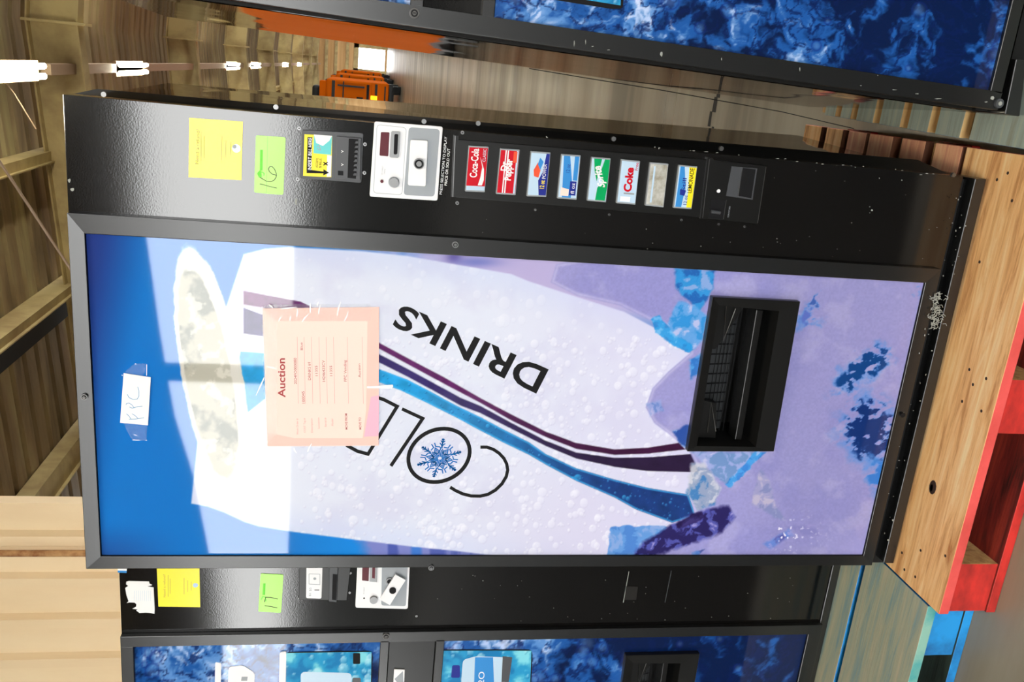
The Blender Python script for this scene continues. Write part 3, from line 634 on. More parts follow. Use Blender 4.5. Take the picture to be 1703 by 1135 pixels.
for i, q in enumerate(BT):
    b = MB(); b.pxprism(q, -.0125, -.004, 'grey'); b = tag(b.build('selection_button', sp, bevel=.001), BL_[i])
    f = MB(); qi = [tuple(q[k][j]+(sum(p[j] for p in q)/4-q[k][j])*.07 for j in (0, 1)) for k in range(4)]
    f.pxprism(qi, -.0132, -.0124, base_m[i]); Yq = -.0134
    def pol(pts, m, dy=0.): f.pxpoly([sub(qi, s, 1, t, 1)[0] for s, t in pts], Yq-dy, m)
    if i == 0:
        pol([(0, 0), (.1, 0), (.1, 1), (0, 1)], 'lab_lt'); pol([(.12, .38), (.3, .28), (.55, .22), (.8, .38), (.5, .12), (.25, .08), (.12, .16)], 'txtw', .0001)
        f.text('Coca-Cola', sub(qi, .3, .98, .48, .86), Yq-.0002, 'txtw', .02); f.text('CLASSIC', sub(qi, .68, .98, .08, .24), Yq-.0002, 'lab_lt')
    if i == 1:
        pol([(0, .12), (0, .02), (1, .02), (1, .12)], 'lab_lt'); pol([(0, .55), (0, .62), (1, .62), (1, .55)], 'txtw'); pol([(0, .68), (0, .74), (1, .74), (1, .68)], 'txtw')
        pol([(.72, .08), (.72, .28), (.98, .28), (.98, .08)], 'pinkred', .0001)
        f.text('Dr', sub(qi, .52, .74, .6, .92), Yq-.0002, 'txtw', .03); f.text('Pepper', sub(qi, .3, .8, .32, .66), Yq-.0002, 'txtw', .03)
    if i == 2:
        pol([(0, 0), (1, 0), (1, .18), (.55, .3), (.35, .5), (0, .4)], 'lab_navy'); pol([(.42, .5), (.6, .42), (.78, .6), (.6, .8), (.45, .75)], 'pinkred', .0001); pol([(.6, .44), (.8, .3), (.9, .5), (.74, .6)], 'lab_blue', .0002)
        f.text('12 oz', sub(qi, .16, .36, .14, .38), Yq-.0003, 'yellow', .02); f.text('POWER', sub(qi, .4, .75, .1, .3), Yq-.0003, 'txtw')
    if i == 3:
        pol([(0, .3), (.35, .3), (1, .55), (1, .9), (0, .8)], 'lab_blue'); pol([(.06, .06), (.4, .06), (.4, .42), (.06, .42)], 'lab_navy', .0001); pol([(.04, .45), (.2, .45), (.24, .9), (.04, .9)], 'pinkl', .0001)
        pol([(.42, .04), (1, .04), (1, .28), (.42, .28)], 'lab_blue', .0001); f.text('12 oz', sub(qi, .6, .8, .5, .7), Yq-.0003, 'lab_navy'); f.text('fl oz', sub(qi, .1, .36, .14, .34), Yq-.0003, 'txtw')
    if i == 4:
        pol([(0, .05), (.3, 0), (1, 0), (1, .28), (.62, .5), (.45, .3), (.3, .55), (0, .6)], 'lab_green'); pol([(.45, .62), (1, .45), (1, .9), (.7, .8)], 'lab_green', .0001)
        f.text('Sprite', [sub(qi, .32, .9, .12, .9)[0], sub(qi, .3, .84, .52, .9)[1], sub(qi, .3, .8, .52, .94)[2], sub(qi, .34, .9, .12, .52)[3]], Yq-.0003, 'txtw', .03)
    if i == 5:
        f.text('Coke', sub(qi, .26, .86, .3, .72), Yq-.0003, 'red', .045); pol([(.02, .3), (.14, .3), (.14, .86), (.02, .86)], 'paper'); f.text('Free', sub(qi, .8, .99, .05, .22), Yq-.0003, 'red', .01)
        pol([(.2, .1), (.24, .1), (.24, .7), (.2, .7)], 'grey')
    if i == 6:
        pol([(.05, .7), (.95, .7), (.95, .8), (.05, .8)], 'lab_lt')
    if i == 7:
        pol([(0, 0), (1, 0), (1, .42), (.7, .38), (.4, .3), (0, .3)], 'yellow'); pol([(0, .6), (.5, .5), (1, .7), (1, .95), (0, .95)], 'lab_blue'); pol([(.28, .5), (.42, .44), (.44, .8), (.3, .78)], 'lab_navy', .0001)
        f.text('LEMONADE', sub(qi, .36, .98, .12, .36), Yq-.0003, 'ink', .01); f.text('12 oz', sub(qi, .06, .3, .3, .5), Yq-.0003, 'lab_navy', .01); f.text('Still', sub(qi, .4, .72, .5, .72), Yq-.0003, 'lab_navy', .01)
    f.build('button_label', b)
# coin return
cr = MB(); cr.pxprism([(1186, 266), (1275.4, 276), (1260.5, 372.5), (1172, 364)], -.007, 0, 'dark'); cr = cr.build('coin_return', m1, bevel=.001)
k = MB(); k.pxprism([(1217, 277), (1259.5, 280.5), (1251.5, 332.5), (1207.8, 326)], -.0085, -.006, 'dkgrey'); k.pxpoly([(1235.5, 279.5), (1257, 282), (1249.5, 330), (1228, 326)], -.0087, 'ink'); k.stroke([(1234.8, 278.5), (1227.3, 328)], 1.2, -.009, 'chrome'); k.build('return_flap', cr)
k = MB(); k.pxprism([(1182, 331), (1207.5, 333), (1202.5, 364.5), (1179, 362.8)], -.0076, -.0065, 'ink'); k.stroke([(1208, 333), (1203, 365)], .8, -.0078, 'chrome'); k.tube([onY(1183, 352, -.012), onY(1198, 354, -.012)], .0035, 'dkgrey'); k.build('return_cup', cr)
k = MB(); k.disc(onY(1194.6, 317.8, -.007), .0036, -.0095, -.007, 'white', 12); k.build('lever_pin', cr)
k = MB(); k.stroke([(1274, 278), (1260, 371)], .8, -.0074, 'chrome'); k.build('panel_edge', cr); k = MB(); k.text('COIN RETURN', [(1212, 362), (1215, 344), (1212.5, 343.5), (1209.5, 361.5)], -.0074, 'grey'); k.build('return_marking', cr)
for x, y in ((497.6, 213.5), (495, 298), (607, 240), (606, 287.5), (769, 220.5), (760.3, 337.8)): screw(m1, x, y, 0)
for x, y in ((890, 349), (1013, 357), (1133, 366), (1195, 373), (1238, 377)): screw(m1, x, y, 0, .0022)
for x, y, w in ((173, 157, 9), (459, 178, 8), (705, 202, 5), (795, 205, 6), (1020, 231, 7), (1199, 247, 9), (1585, 291, 6)):
    c = onY(x, y, -.001); MB().disc(c, .0045, -.0045, .002, 'chrome', 14).build('edge_rivet', m1, smooth=True)
rng = random.Random(5)
sc = [(492, 336, 3, 9), (115, 300, 3, 5), (120, 315, 4, 4), (1500, 300, 1.2, 1), (1450, 350, 2, 2)]
for _ in range(60): sc.append((rng.uniform(800, 1590), rng.uniform(275, 440), rng.uniform(.5, 1.3), rng.uniform(.4, 1.1)))
for _ in range(26): x = rng.uniform(900, 1560); sc.append((x, 222+(x-900)*.098+rng.uniform(2, 7), rng.uniform(1, 4.5), rng.uniform(.5, 1)))
sc = [s for s in sc if not inpoly(np.array([[s[0]]]), np.array([[s[1]]]), [(755, 225), (1280, 262), (1266, 378), (750, 335)])[0, 0]]
tag(scratches(m1, sc, -.0005, 3), 'chipped paint showing pale metal')
rng = random.Random(8); sc = []
for _ in range(40): t = rng.random(); sc.append((1588-140*t+rng.uniform(0, 32), 320+600*t, rng.uniform(.6, 2), rng.uniform(.6, 2.5)))
tag(scratches(m1, sc, -.0152, 4), 'pale chips along the foot of the door')
cob = MB(); rng = random.Random(2)
for _ in range(90):
    x = rng.gauss(1558, 4.5); y = rng.uniform(488, 545); x -= (y-515)*.12; a = rng.uniform(0, 6.3); l = rng.uniform(3, 7)
    cob.stroke([(x, y), (x+l*math.cos(a), y+l*math.sin(a)), (x+l*1.4*math.cos(a+.5), y+l*1.4*math.sin(a+.5))], .8, -.0165-rng.random()*.004, 'scratch')
tag(cob.build('dust_fluff', m1), 'grey clump of dust fluff', kind='stuff')

# ------------------------------------------------------------------ papers stuck on the middle machine
def sheet(name, label, cat, q, Y, m, group=None, rad=0, th=.0006):
    mb = MB(); mb.pxprism(rounded(q, rad) if rad else q, Y, Y+th, m); c = onY(*q[0], Y)
    return mb, c
def finish(mb, name, label, cat, c, group=None): o = mb.build(name, origin=c); return tag(o, label, cat, group)
Ys = -.0012
q = [(314.5, 196), (404, 202.3), (401.5, 300), (313.5, 295)]
mb, c = sheet('n', '', '', q, Ys, 'note')
mb.text('Need a refund?', [(330, 273), (332, 215), (326.5, 215), (324.5, 273)], Ys-.0002, 'noteink'); 
for x, a, b in ((335, 270, 218), (340, 264, 226), (369, 268, 226), (376, 262, 234), (384, 260, 236)): mb.stroke([(x-1, a), (x, b)], .7, Ys-.0002, 'noteink')
mb.disc(onY(393, 247, Ys), .0075, Ys-.0002, Ys, 'lab_lt', 16); mb.disc(onY(390, 244, Ys), .0035, Ys-.0004, Ys, 'grey', 12)
finish(mb, 'refund_notice', 'large square yellow refund notice stuck high on the middle vending machine', 'notice', c, 'yellow refund notices on the machines')
q = [(425.5, 225), (475, 228.5), (471, 324.5), (422.5, 320.5)]
mb, c = sheet('n', '', '', q, Ys, 'tag', rad=3.5)
G = lambda pts: [(300+a/8.106, 190+b/8.106) for a, b in pts]
mb.pxpoly(G([(1075, 480), (1112, 482), (1108, 760), (1070, 760)]), Ys-.0001, 'tagd'); mb.stroke(G([(1175, 300), (1160, 1060)]), .5, Ys-.0001, 'tagd')
mb.pxpoly(G([(1035, 800), (1060, 765), (1090, 775), (1100, 850), (1060, 858)]), Ys-.00015, 'tagd')
mb.stroke(G([(1070, 940), (1130, 955), (1200, 975), (1300, 998)]), 1.1, Ys-.0003, 'pen')
mb.stroke(G([(1070, 850), (1110, 875), (1160, 905), (1220, 912), (1265, 890), (1290, 850), (1292, 800), (1270, 745), (1240, 710), (1205, 708), (1185, 740), (1200, 775), (1240, 810), (1300, 825)]), 1.1, Ys-.0003, 'pen')
mb.stroke(G([(1060, 768), (1085, 770), (1080, 790), (1100, 780), (1130, 800), (1125, 830)]), 1.6, Ys-.0003, 'tagd')
finish(mb, 'lot_tag', 'bright green tag with a handwritten 16 on the middle vending machine', 'tag', c, 'green numbered tags on the machines')
# auction sheet
Yp = -.0085
q = [(436.5, 513.5), (630.5, 511), (629.5, 741.5), (444.5, 743)]
mb, c = sheet('a', '', '', q, Yp, 'pinkl')
H = lambda pts: [(420+a/4.367, 500+b/4.367) for a, b in pts]
mb.pxpoly(H([(75, 60), (918, 50), (918, 150), (170, 150), (120, 110)]), Yp-.00014, 'pink'); mb.pxpoly(H([(835, 150), (918, 150), (915, 1050), (800, 1000), (825, 800)]), Yp-.0001, 'pink')
mb.pxpoly(H([(860, 700), (917, 690), (915, 985), (810, 990)]), Yp-.0002, 'pinkd'); mb.pxpoly(H([(108, 960), (300, 1000), (914, 1000), (914, 1052), (108, 1058)]), Yp-.00015, 'pink')
I_ = 'pinkink'
def pt(s, x, y0, y1, h, m=I_, bold=0.): mb.text(s, [(420+x/4.367, 500+y0/4.367), (420+(x-3)/4.367, 500+y1/4.367), (420+(x-3-h)/4.367, 500+y1/4.367), (420+(x-h)/4.367, 500+y0/4.367)], Yp-.0003, m, bold)
pt('Auction', 237, 705, 420, 52, I_, .02)
for x, a, b in ((328, 265, 750), (378, 265, 750), (432, 265, 750), (486, 265, 750), (538, 265, 750), (592, 265, 750), (692, 265, 750), (800, 265, 750)): mb.stroke(H([(x-4, a), (x+5, b)]), .5, Yp-.0003, 'pinkline')
for s, x, a, b, h in (('2024FO000080', 322, 608, 418, 20), ('100045', 380, 748, 660, 20), ('Blue', 366, 360, 305, 18), ('DRINKS #1', 424, 578, 450, 20), ('11355', 474, 548, 475, 18), ('14246423CV', 528, 590, 435, 20), ('11355', 580, 548, 475, 18), ('FPC Vending', 684, 588, 435, 20), ('Auction', 786, 560, 460, 18)): pt(s, x, a, b, h, 'pinkink')
for s, x, a, b, h in (('Work Order #', 334, 975, 858, 14), ('COST Tag #', 386, 960, 855, 14), ('Description', 438, 960, 858, 14), ('Location', 488, 930, 852, 14), ('Serial #', 538, 918, 852, 14), ('Model', 588, 912, 860, 14)): pt(s, x, a, b, h, 'pinkline')
pt('MOVE FROM', 690, 938, 822, 16, 'pinkink', .01); pt('MOVE TO', 790, 938, 850, 16, 'pinkink', .01)
au = finish(mb, 'auction_sheet', 'pink auction sheet in clear plastic taped over the cup picture', 'sheet of paper', c)
tp = MB(); tp.pxpoly(H([(65, 40), (180, 30), (180, 960), (90, 1065)]), Yp-.0012, 'tape'); tp.build('clear_tape', au); tp = MB(); tp.pxpoly(H([(120, 30), (860, 25), (860, 150), (130, 150)]), Yp-.0010, 'tape'); tp.build('clear_tape', au); tp = MB()
rng = random.Random(4)
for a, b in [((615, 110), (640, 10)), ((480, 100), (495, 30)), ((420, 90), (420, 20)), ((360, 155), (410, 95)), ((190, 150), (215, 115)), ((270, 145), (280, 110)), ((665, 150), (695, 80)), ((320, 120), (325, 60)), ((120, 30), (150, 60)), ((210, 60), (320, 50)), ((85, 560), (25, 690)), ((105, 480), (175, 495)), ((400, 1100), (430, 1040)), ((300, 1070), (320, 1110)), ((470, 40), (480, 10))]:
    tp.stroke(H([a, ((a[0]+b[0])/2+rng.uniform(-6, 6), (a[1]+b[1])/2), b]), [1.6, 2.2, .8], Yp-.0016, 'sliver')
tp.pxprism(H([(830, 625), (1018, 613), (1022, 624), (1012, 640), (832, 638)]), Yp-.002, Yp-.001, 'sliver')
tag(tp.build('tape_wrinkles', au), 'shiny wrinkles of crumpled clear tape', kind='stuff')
# card
q = [(205.5, 621), (250.8, 628), (246, 708), (199.7, 703.5)]
mb, c = sheet('f', '', '', q, -.0085, 'paper')
K = lambda pts: [(180+a/7.563, 600+b/7.563) for a, b in pts]
for s in ([(370, 330), (385, 380), (385, 450), (365, 485), (310, 490), (260, 465), (240, 425)], [(225, 560), (230, 540), (262, 535), (300, 560), (325, 595), (300, 600), (265, 585)], [(325, 595), (370, 580), (430, 575)], [(260, 740), (350, 735), (450, 720)], [(230, 670), (262, 700), (285, 735)], [(300, 670), (340, 695), (375, 730)]):
    mb.stroke(K(s), .9, -.0088, 'penblue')
cd = finish(mb, 'name_card', 'small white handwritten card taped near the top of the blue picture', 'card', c)
tp = MB(); tp.pxpoly(K([(200, 150), (440, 190), (490, 45), (470, 40), (330, 40)]), -.0078, 'tape'); tp.build('clear_tape', cd); tp = MB(); tp.pxpoly(K([(190, 790), (490, 820), (475, 1010), (300, 1005)]), -.0078, 'tape'); tp.build('clear_tape', cd); tp = MB()
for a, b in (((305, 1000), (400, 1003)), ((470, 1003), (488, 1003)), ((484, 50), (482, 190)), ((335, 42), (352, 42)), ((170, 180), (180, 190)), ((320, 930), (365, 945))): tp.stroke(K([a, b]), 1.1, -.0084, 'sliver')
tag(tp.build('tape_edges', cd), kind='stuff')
# ================================================================== LEFT MACHINE (set back)
YB = .2
m2 = thing('vending_machine', 'black vending machine with pale blue bubble pictures and a torn white label, standing set back', 'vending machine', (-1.53, .56, -.055), 'row of black drinks vending machines')
xr = onY(203, 1047, YB)[0]+.235; pTop = onY(198, 947, YB); zt = pTop[2]
xl = xr-.935; zb = onY(1361, 1053, YB)[2]
A_, B_, C_, D_ = np.array([xr, YB, zt]), np.array([xl, YB, zt]), np.array([xl, YB, zb]), np.array([xr, YB, zb])
HOLE2 = [(1050, 1101), (1134, 1101), (1106, 1290), (1023, 1290)]
shell(m2, A_, B_, C_, D_, YB, .95, [(xr-.006, .95, zt-.01), (xl+.006, .95, zt-.01), (xl+.006, .95, zb), (xr-.006, .95, zb)], hole=HOLE2)
MB().box(xl+.01, xr-.01, YB+.02, .9, -.058, zb+.002, 'black').build('base_recess', m2)
MB().box(xl, xr, YB-.004, .92, -.059, -.035, 'smooth').build('base_plate', m2, bevel=.002)
def wz(x, y, Y): p = onY(x, y, Y); return p[0], p[2]
xf = onY(800, 1049, YB-.012)[0]; xa = onY(800, 1065, YB-.012)[0]; za = onY(223, 1100, YB-.012)[2]; zab = onY(1344, 1053, YB-.012)[2]
fr = MB(); fx0, fx1, fz0, fz1 = xl, xf, zb, zt; ix0, ix1, iz0, iz1 = xl+.04, xa, zab, za
fr.box(ix1, fx1, YB-.014, YB, fz0, fz1, 'smooth').box(fx0, ix0, YB-.014, YB, fz0, fz1, 'smooth').box(ix0, ix1, YB-.014, YB, iz1, fz1, 'smooth').box(ix0, ix1, YB-.014, YB, fz0, iz0, 'smooth')
fr.build('graphic_frame', m2, bevel=.0015)
def ppx(X, Y, Z): a = project(np.array([X, Y, Z])); return float(a[0]), float(a[1])
xrail0, xrail1 = onY(632, 1090, YB)[2], onY(735, 1090, YB)[2]
gq = lambda z1, z0: [ppx(ix1+.002, YB-.006, z1), ppx(ix1+.002, YB-.006, z0), ppx(ix0-.002, YB-.006, z0), ppx(ix0-.002, YB-.006, z1)]
ga = art_grid('graphic_sheet', m2, gq(iz1+.002, xrail0), YB-.006, 2.6, paint_ice(((200, 640), (1060, 1500)), (1e4, 2e4), 300))
gb = art_grid('graphic_sheet', m2, gq(xrail1, iz0-.002), YB-.006, 2.6, paint_ice(((740, 1350), (1060, 1500)), (1000, 1340), 340), hole=HOLE2)
rb = MB(); rb.box(ix0, ix1+.004, YB-.014, YB, xrail0-.02, xrail0+.002, 'smooth').box(ix0, ix1+.004, YB-.014, YB, xrail1-.002, xrail1+.02, 'smooth').box(ix0, ix1+.004, YB-.008, YB, xrail1+.02, xrail0-.02, 'dark'); rb.build('middle_rail', m2, bevel=.0015)
k = MB(); k.pxprism([(655.5, 1114), (673, 1115), (671, 1160), (653, 1159)], YB-.011, YB-.007, 'white'); k.pxpoly([(670, 1117), (671.5, 1150), (656, 1130)], YB-.0112, 'grey'); k.build('arrow_marking', m2)
for q, sd in (([(476, 1087), (618, 1085), (614, 1270), (474, 1270)], 401), ([(735, 1083), (884, 1083), (876, 1270), (731, 1270)], 431)):
    w_ = MB(); rq = rounded(q, 9); w_.pxprism([(p[0]+(p[0]-sum(a[0] for a in q)/4)*.025, p[1]+(p[1]-sum(a[1] for a in q)/4)*.018) for p in rq], YB-.0075, YB-.0062, 'ink'); w_ = w_.build('display_window', m2)
    gg = art_grid('window_picture', w_, q, YB-.0082, 2.4, paint_bottles(sd))
    e = MB()
    if sd == 431:
        e.pxpoly(rounded([(752, 1107), (765, 1107), (765, 1128), (750, 1128)], 3), YB-.0086, 'lab_navy'); e.pxpoly(rounded([(770, 1098), (792, 1092), (840, 1094), (840, 1160), (766, 1160), (768, 1120)], 6), YB-.0085, 'lab_lt')
        e.pxpoly([(790, 1094), (820, 1094), (822, 1150), (788, 1150)], YB-.0087, 'lab_blue'); e.text('H2O', [(804, 1150), (806, 1118), (796, 1118), (794, 1150)], YB-.0089, 'txtw'); e.pxpoly([(836, 1092), (852, 1094), (846, 1135), (834, 1135)], YB-.0087, 'dkgrey')
    else:
        e.pxpoly(rounded([(587, 1087), (599, 1087), (599, 1105), (587, 1105)], 2), YB-.0087, 'ink'); e.pxpoly(rounded([(500, 1118), (585, 1120), (584, 1160), (500, 1160)], 8), YB-.0085, 'lab_lt'); e.pxpoly(rounded([(586, 1128), (600, 1128), (600, 1160), (586, 1160)], 3), YB-.0087, 'dkgrey')
    e.build('bottle_picture', w_)
k = MB(); k.pxprism(rounded([(465, 1086), (476, 1084), (474, 1200), (463, 1200)], 3), YB-.0098, YB-.0064, 'white'); k.build('window_edge_strip', m2)
k = MB(); k.pxprism(rounded([(358, 1102), (368, 1104), (366, 1180), (356, 1180)], 3), YB-.0072, YB-.0062, 'white'); k.pxprism(rounded([(380, 1110), (404, 1107), (424, 1120), (420, 1190), (378, 1190)], 6), YB-.0072, YB-.0062, 'white'); k.pxpoly([(402, 1126), (412, 1126), (411, 1133), (401, 1133)], YB-.0074, 'grey'); k.build('printed_lettering', m2)
dome_lock(m2, 642, 1058, YB-.014, .0085, 'dome')
port(m2, [(1041, 1091), (1164, 1088), (1128, 1300), (1012, 1300)], [(1053, 1104), (1132, 1104), (1104, 1288), (1026, 1288)], YB-.006, .13)
bz = MB(); bz.pxprism([(498, 925), (585, 926), (577, 999.5), (496.5, 998)], YB-.007, YB, 'dark'); bz = bz.build('bill_validator', m2, bevel=.001)
k = MB(); k.pxprism(rounded([(510, 920), (537, 921), (534.5, 996.5), (509, 995.5)], 3), YB-.0085, YB-.006, 'white'); k.stroke([(514, 955), (532, 955.5), (532, 973), (514, 972), (514, 955)], .8, YB-.0087, 'grey'); k.disc(onY(523.5, 963, YB-.0087), .0035, YB-.0089, YB-.0086, 'grey', 14)
k.stroke([(523, 982), (531, 982)], 1.2, YB-.0087, 'ink'); k.text('$1 $5', [(517, 992), (518, 978), (514.5, 978), (513.5, 992)], YB-.0087, 'grey'); k.build('bill_label', bz)
k = MB(); k.pxprism([(548, 922), (563, 923), (560, 1002.5), (546.5, 1001)], YB-.016, YB-.006, 'dkgrey'); k.pxpoly([(553.5, 955), (561, 956), (559, 999), (552, 998)], YB-.0162, 'ink'); k.build('bill_inlet', bz, bevel=.001)
cp = MB(); cp.pxprism(rounded([(596, 905), (683, 906), (678.5, 1013.8), (590.8, 1011.7)], 4), YB-.007, YB, 'white'); cp = cp.build('coin_panel', m2, bevel=.001)
k = MB(); k.pxprism(rounded([(635.5, 915), (679.5, 916), (675, 1009), (634, 1007.5)], 4), YB-.0076, YB-.007, 'grey'); k.build('lock_surround', cp)
k = MB(); k.pxprism([(603, 930), (614.5, 930), (613, 967), (602, 966)], YB-.0078, YB-.007, 'maroon'); k.build('price_display', cp)
k = MB(); k.pxprism([(616, 930), (628, 930), (626.5, 969), (614.5, 968)], YB-.009, YB-.007, 'chrome'); k.pxpoly([(619.5, 935), (624.5, 935), (623.5, 963), (618.8, 962)], YB-.0092, 'maroon'); k.build('coin_slot', cp)
k = MB(); k.disc(onY(621.5, 996.7, YB-.007), .0095, YB-.014, YB-.007, 'chrome', 24); k.build('return_button', cp, smooth=True)
k = MB(); k.disc(onY(605.5, 995.5, YB-.007), .0022, YB-.0078, YB-.007, 'ink', 10); k.text('USE CORRECT', [(606, 989), (606.5, 977), (604.7, 977), (604.2, 989)], YB-.0074, 'grey'); k.build('change_light', cp)
k = MB(); k.pxprism([(657.7, 956), (675, 965.5), (648.4, 1007.5), (631, 998)], YB-.017, YB-.0125, 'white'); k = tag(k.build('lock_plate', cp, bevel=.001), 'white lock plate hanging at a slant')
j = MB(); j.disc(onY(653, 982, YB-.017), .0082, YB-.021, YB-.016, 'ink', 20); j.build('barrel_lock', k)
j = MB(); j.disc(onY(648, 966, YB-.008), .009, YB-.0125, YB-.0075, 'chrome', 20); j.disc(onY(648, 966, YB-.008), .0062, YB-.013, YB-.012, 'ink', 16); j.build('lock_socket', cp)
k = MB(); k.pxprism([(1041, 976), (1061, 976.5), (1058, 998.5), (1038.5, 998)], YB-.0012, YB, 'slot'); k.build('return_opening', m2); k = MB(); k.stroke([(1046, 951), (1036.5, 1003)], 1., YB-.0012, 'scratch'); k.build('panel_seam', m2); k = MB(); k.stroke([(1116.5, 950), (1106, 1003)], 1., YB-.0012, 'dkgrey'); k.build('panel_seam', m2)
for x, y in ((497.5, 995), (583, 953), (581.5, 985.5), (692.5, 1024.5)): screw(m2, x, y, YB, .003)
tag(scratches(m2, [(r_[0], r_[1], .9, .7) for r_ in [(random.Random(i).uniform(720, 1340), random.Random(i+99).uniform(955, 1035)) for i in range(34)]], YB-.0006, 6), 'chipped paint showing pale metal')
k = MB(); k.pxprism([(195.5, 944), (211, 945), (210.5, 953.5), (195.8, 953)], YB-.0006, YB, 'lab_blue'); k.pxpoly([(195.5, 944), (211, 945), (210.8, 950), (195.7, 949.5)], YB-.0008, 'paper'); k.build('maker_badge', m2)
Yn = YB-.0012
mb, c = sheet('n', '', '', [(260.5, 940), (331.5, 941), (333, 1010.5), (263.5, 1009.5)], Yn, 'note')
mb.text('Need a refund?', [(275.5, 994), (275, 956), (271.3, 956), (271.8, 994)], Yn-.0002, 'noteink')
for x, a, b in ((279.5, 993, 957), (283, 988, 963), (306, 989, 962), (312, 985, 966), (318, 983, 968)): mb.stroke([(x, a), (x, b)], .7, Yn-.0002, 'noteink')
mb.disc(onY(325, 974, Yn), .006, Yn-.0002, Yn, 'lab_lt', 14)
finish(mb, 'refund_notice', 'yellow refund notice stuck directly below a torn white paper label', 'notice', c, 'yellow refund notices on the machines')
T = lambda pts: [(180+a/7.096, 930+b/7.096) for a, b in pts]
mb = MB(); mb.pxprism(T([(215, 270), (240, 262), (480, 268), (488, 295), (520, 310), (500, 318), (460, 325), (535, 340), (548, 600), (545, 650), (500, 640), (440, 635), (370, 640), (330, 610), (350, 598), (285, 590), (330, 565), (332, 535), (310, 518), (250, 515), (218, 522), (240, 500), (215, 430), (200, 345), (235, 320), (210, 300)]), Yn, Yn+.0006, 'paper')
for i in range(9): mb.stroke(T([(310+i*24, 375), (306+i*24, 500)]), .4, Yn-.0002, 'lab_lt')
finish(mb, 'torn_label', 'torn white paper label above a yellow refund notice on a black machine', 'label', onY(208, 968, Yn))
q = [(433.3, 954.5), (471.3, 956.3), (467.5, 1019.8), (429.5, 1018)]
mb, c = sheet('n', '', '', q, Yn, 'tag', rad=2.5)
Gg = lambda pts: [(400+a/3.784, 850+b/3.784) for a, b in pts]
mb.pxpoly(Gg([(142, 458), (158, 458), (155, 530), (138, 530)]), Yn-.0001, 'tagd')
mb.stroke(Gg([(152, 598), (190, 603), (232, 612)]), 1.1, Yn-.0003, 'pen'); mb.stroke(Gg([(150, 575), (158, 545), (190, 546), (235, 556)]), 1.1, Yn-.0003, 'pen'); mb.stroke(Gg([(130, 560), (140, 540), (155, 545), (160, 570)]), 1.6, Yn-.0003, 'tagd')
finish(mb, 'lot_tag', 'bright green tag with a handwritten 17 near a white bill reader label', 'tag', c, 'green numbered tags on the machines')

# ================================================================== RIGHT MACHINE (nearer, leaning a little)
YR = -.06
m3 = thing('vending_machine', 'black vending machine with dark blue ice pictures, leaning slightly, its glossy side facing the gap', 'vending machine', (.62, .31, -.055), 'row of black drinks vending machines')
line = lambda x: (x, (x-380)*.1441)
rTL, rBL = onY(*line(96), YR), onY(*line(1652), YR)
W_ = np.array([.94, 0, .02]); rTR, rBR = rTL+W_, rBL+W_; zbR0 = float(rBL[2])
bTL, bBL = onY(290, 29, .69), onY(1376, 181, .69); bBL[2] = rBL[2]-.0; bTL[2] = rTL[2]-.01
shell(m3, rTL, rTR, rBR, rBL, YR, .69, [bTL, bTL+W_, bBL+W_, bBL])
MB().box(.125, 1.04, -.02, .6, -.058, zbR0+.01, 'black').build('base_recess', m3)
p0, p1, p2_, p3_ = onY(1690, 98, YR-.012), onY(1708, 101, YR-.012), onY(1696, 194, YR-.012), onY(1671, 190, YR-.012)
k = MB(); k.prism([p0, p1, p2_, p3_], [(a[0], .5, a[2]) for a in (p0, p1, p2_, p3_)], 'smooth'); k.build('base_foot', m3, bevel=.002)
k = MB(); k.prism([p0+[.75, 0, 0], p1+[.75, 0, 0], p2_+[.75, 0, 0], p3_+[.75, 0, 0]], [(a[0]+.75, .5, a[2]) for a in (p0, p1, p2_, p3_)], 'smooth'); k.build('base_foot', m3, bevel=.002)
iT, iB = onY(150, -92, YR), onY(1638, 157, YR); o1 = onY(820, 22, YR); 
# inner edge parallel to the outer edge
dxf = onY(1638, 157, YR)[0]-onY(1638, line(1638)[1], YR)[0]
def edge(z, d=0.):
    t = (z-rBL[2])/(rTL[2]-rBL[2]); return rBL[0]+(rTL[0]-rBL[0])*t+d
ztR, zbR = rTL[2], rBL[2]; zi1, zi0 = ztR-.035, onY(1638, 157, YR)[2]; dwi = .033
def fq(z0, z1, d0, d1, y0, y1, m, mb): # bar between heights, offsets from the leaning left edge
    f = [(edge(z1, d0), y0, z1), (edge(z1, d1), y0, z1), (edge(z0, d1), y0, z0), (edge(z0, d0), y0, z0)]; return mb.prism(f, [(a[0], y1, a[2]) for a in f], m)
MB().prism([bTL*0+rTL+[-.004, .05, 0], rBL+[-.004, .05, 0], rBL+[.02, .05, 0], rTL+[.02, .05, 0]], [rTL+[-.006, .2, -.0], rBL+[-.006, .2, 0], rBL+[.02, .2, 0], rTL+[.02, .2, 0]], 'black').build('side_trim', m3)
fr = MB(); fq(zbR, ztR, 0, dwi, YR-.014, YR, 'smooth', fr); fq(zi1, ztR, dwi, .70, YR-.014, YR, 'smooth', fr); fq(zbR, zi0, dwi, .70, YR-.014, YR, 'smooth', fr); fq(zbR, ztR, .665, .70, YR-.014, YR, 'smooth', fr)
fr.build('graphic_frame', m3, bevel=.0015)
r0, r1 = onY(703, 5, YR)[2], onY(801, 10, YR)[2]
def gpx(z1, z0): return [ppx(edge(z1, dwi-.003), YR-.006, z1), ppx(edge(z0, dwi-.003), YR-.006, z0), ppx(edge(z0, .668), YR-.006, z0), ppx(edge(z1, .668), YR-.006, z1)]
ga = art_grid('graphic_sheet', m3, gpx(zi1, r0), YR-.006, 4, paint_ice(((200, 640), (-600, 60)), (1e4, 2e4), 500))
gb = art_grid('graphic_sheet', m3, gpx(r1, zi0-.003), YR-.006, 2.2, paint_ice(((820, 1690), (-400, 160)), (1150, 1500), 540))
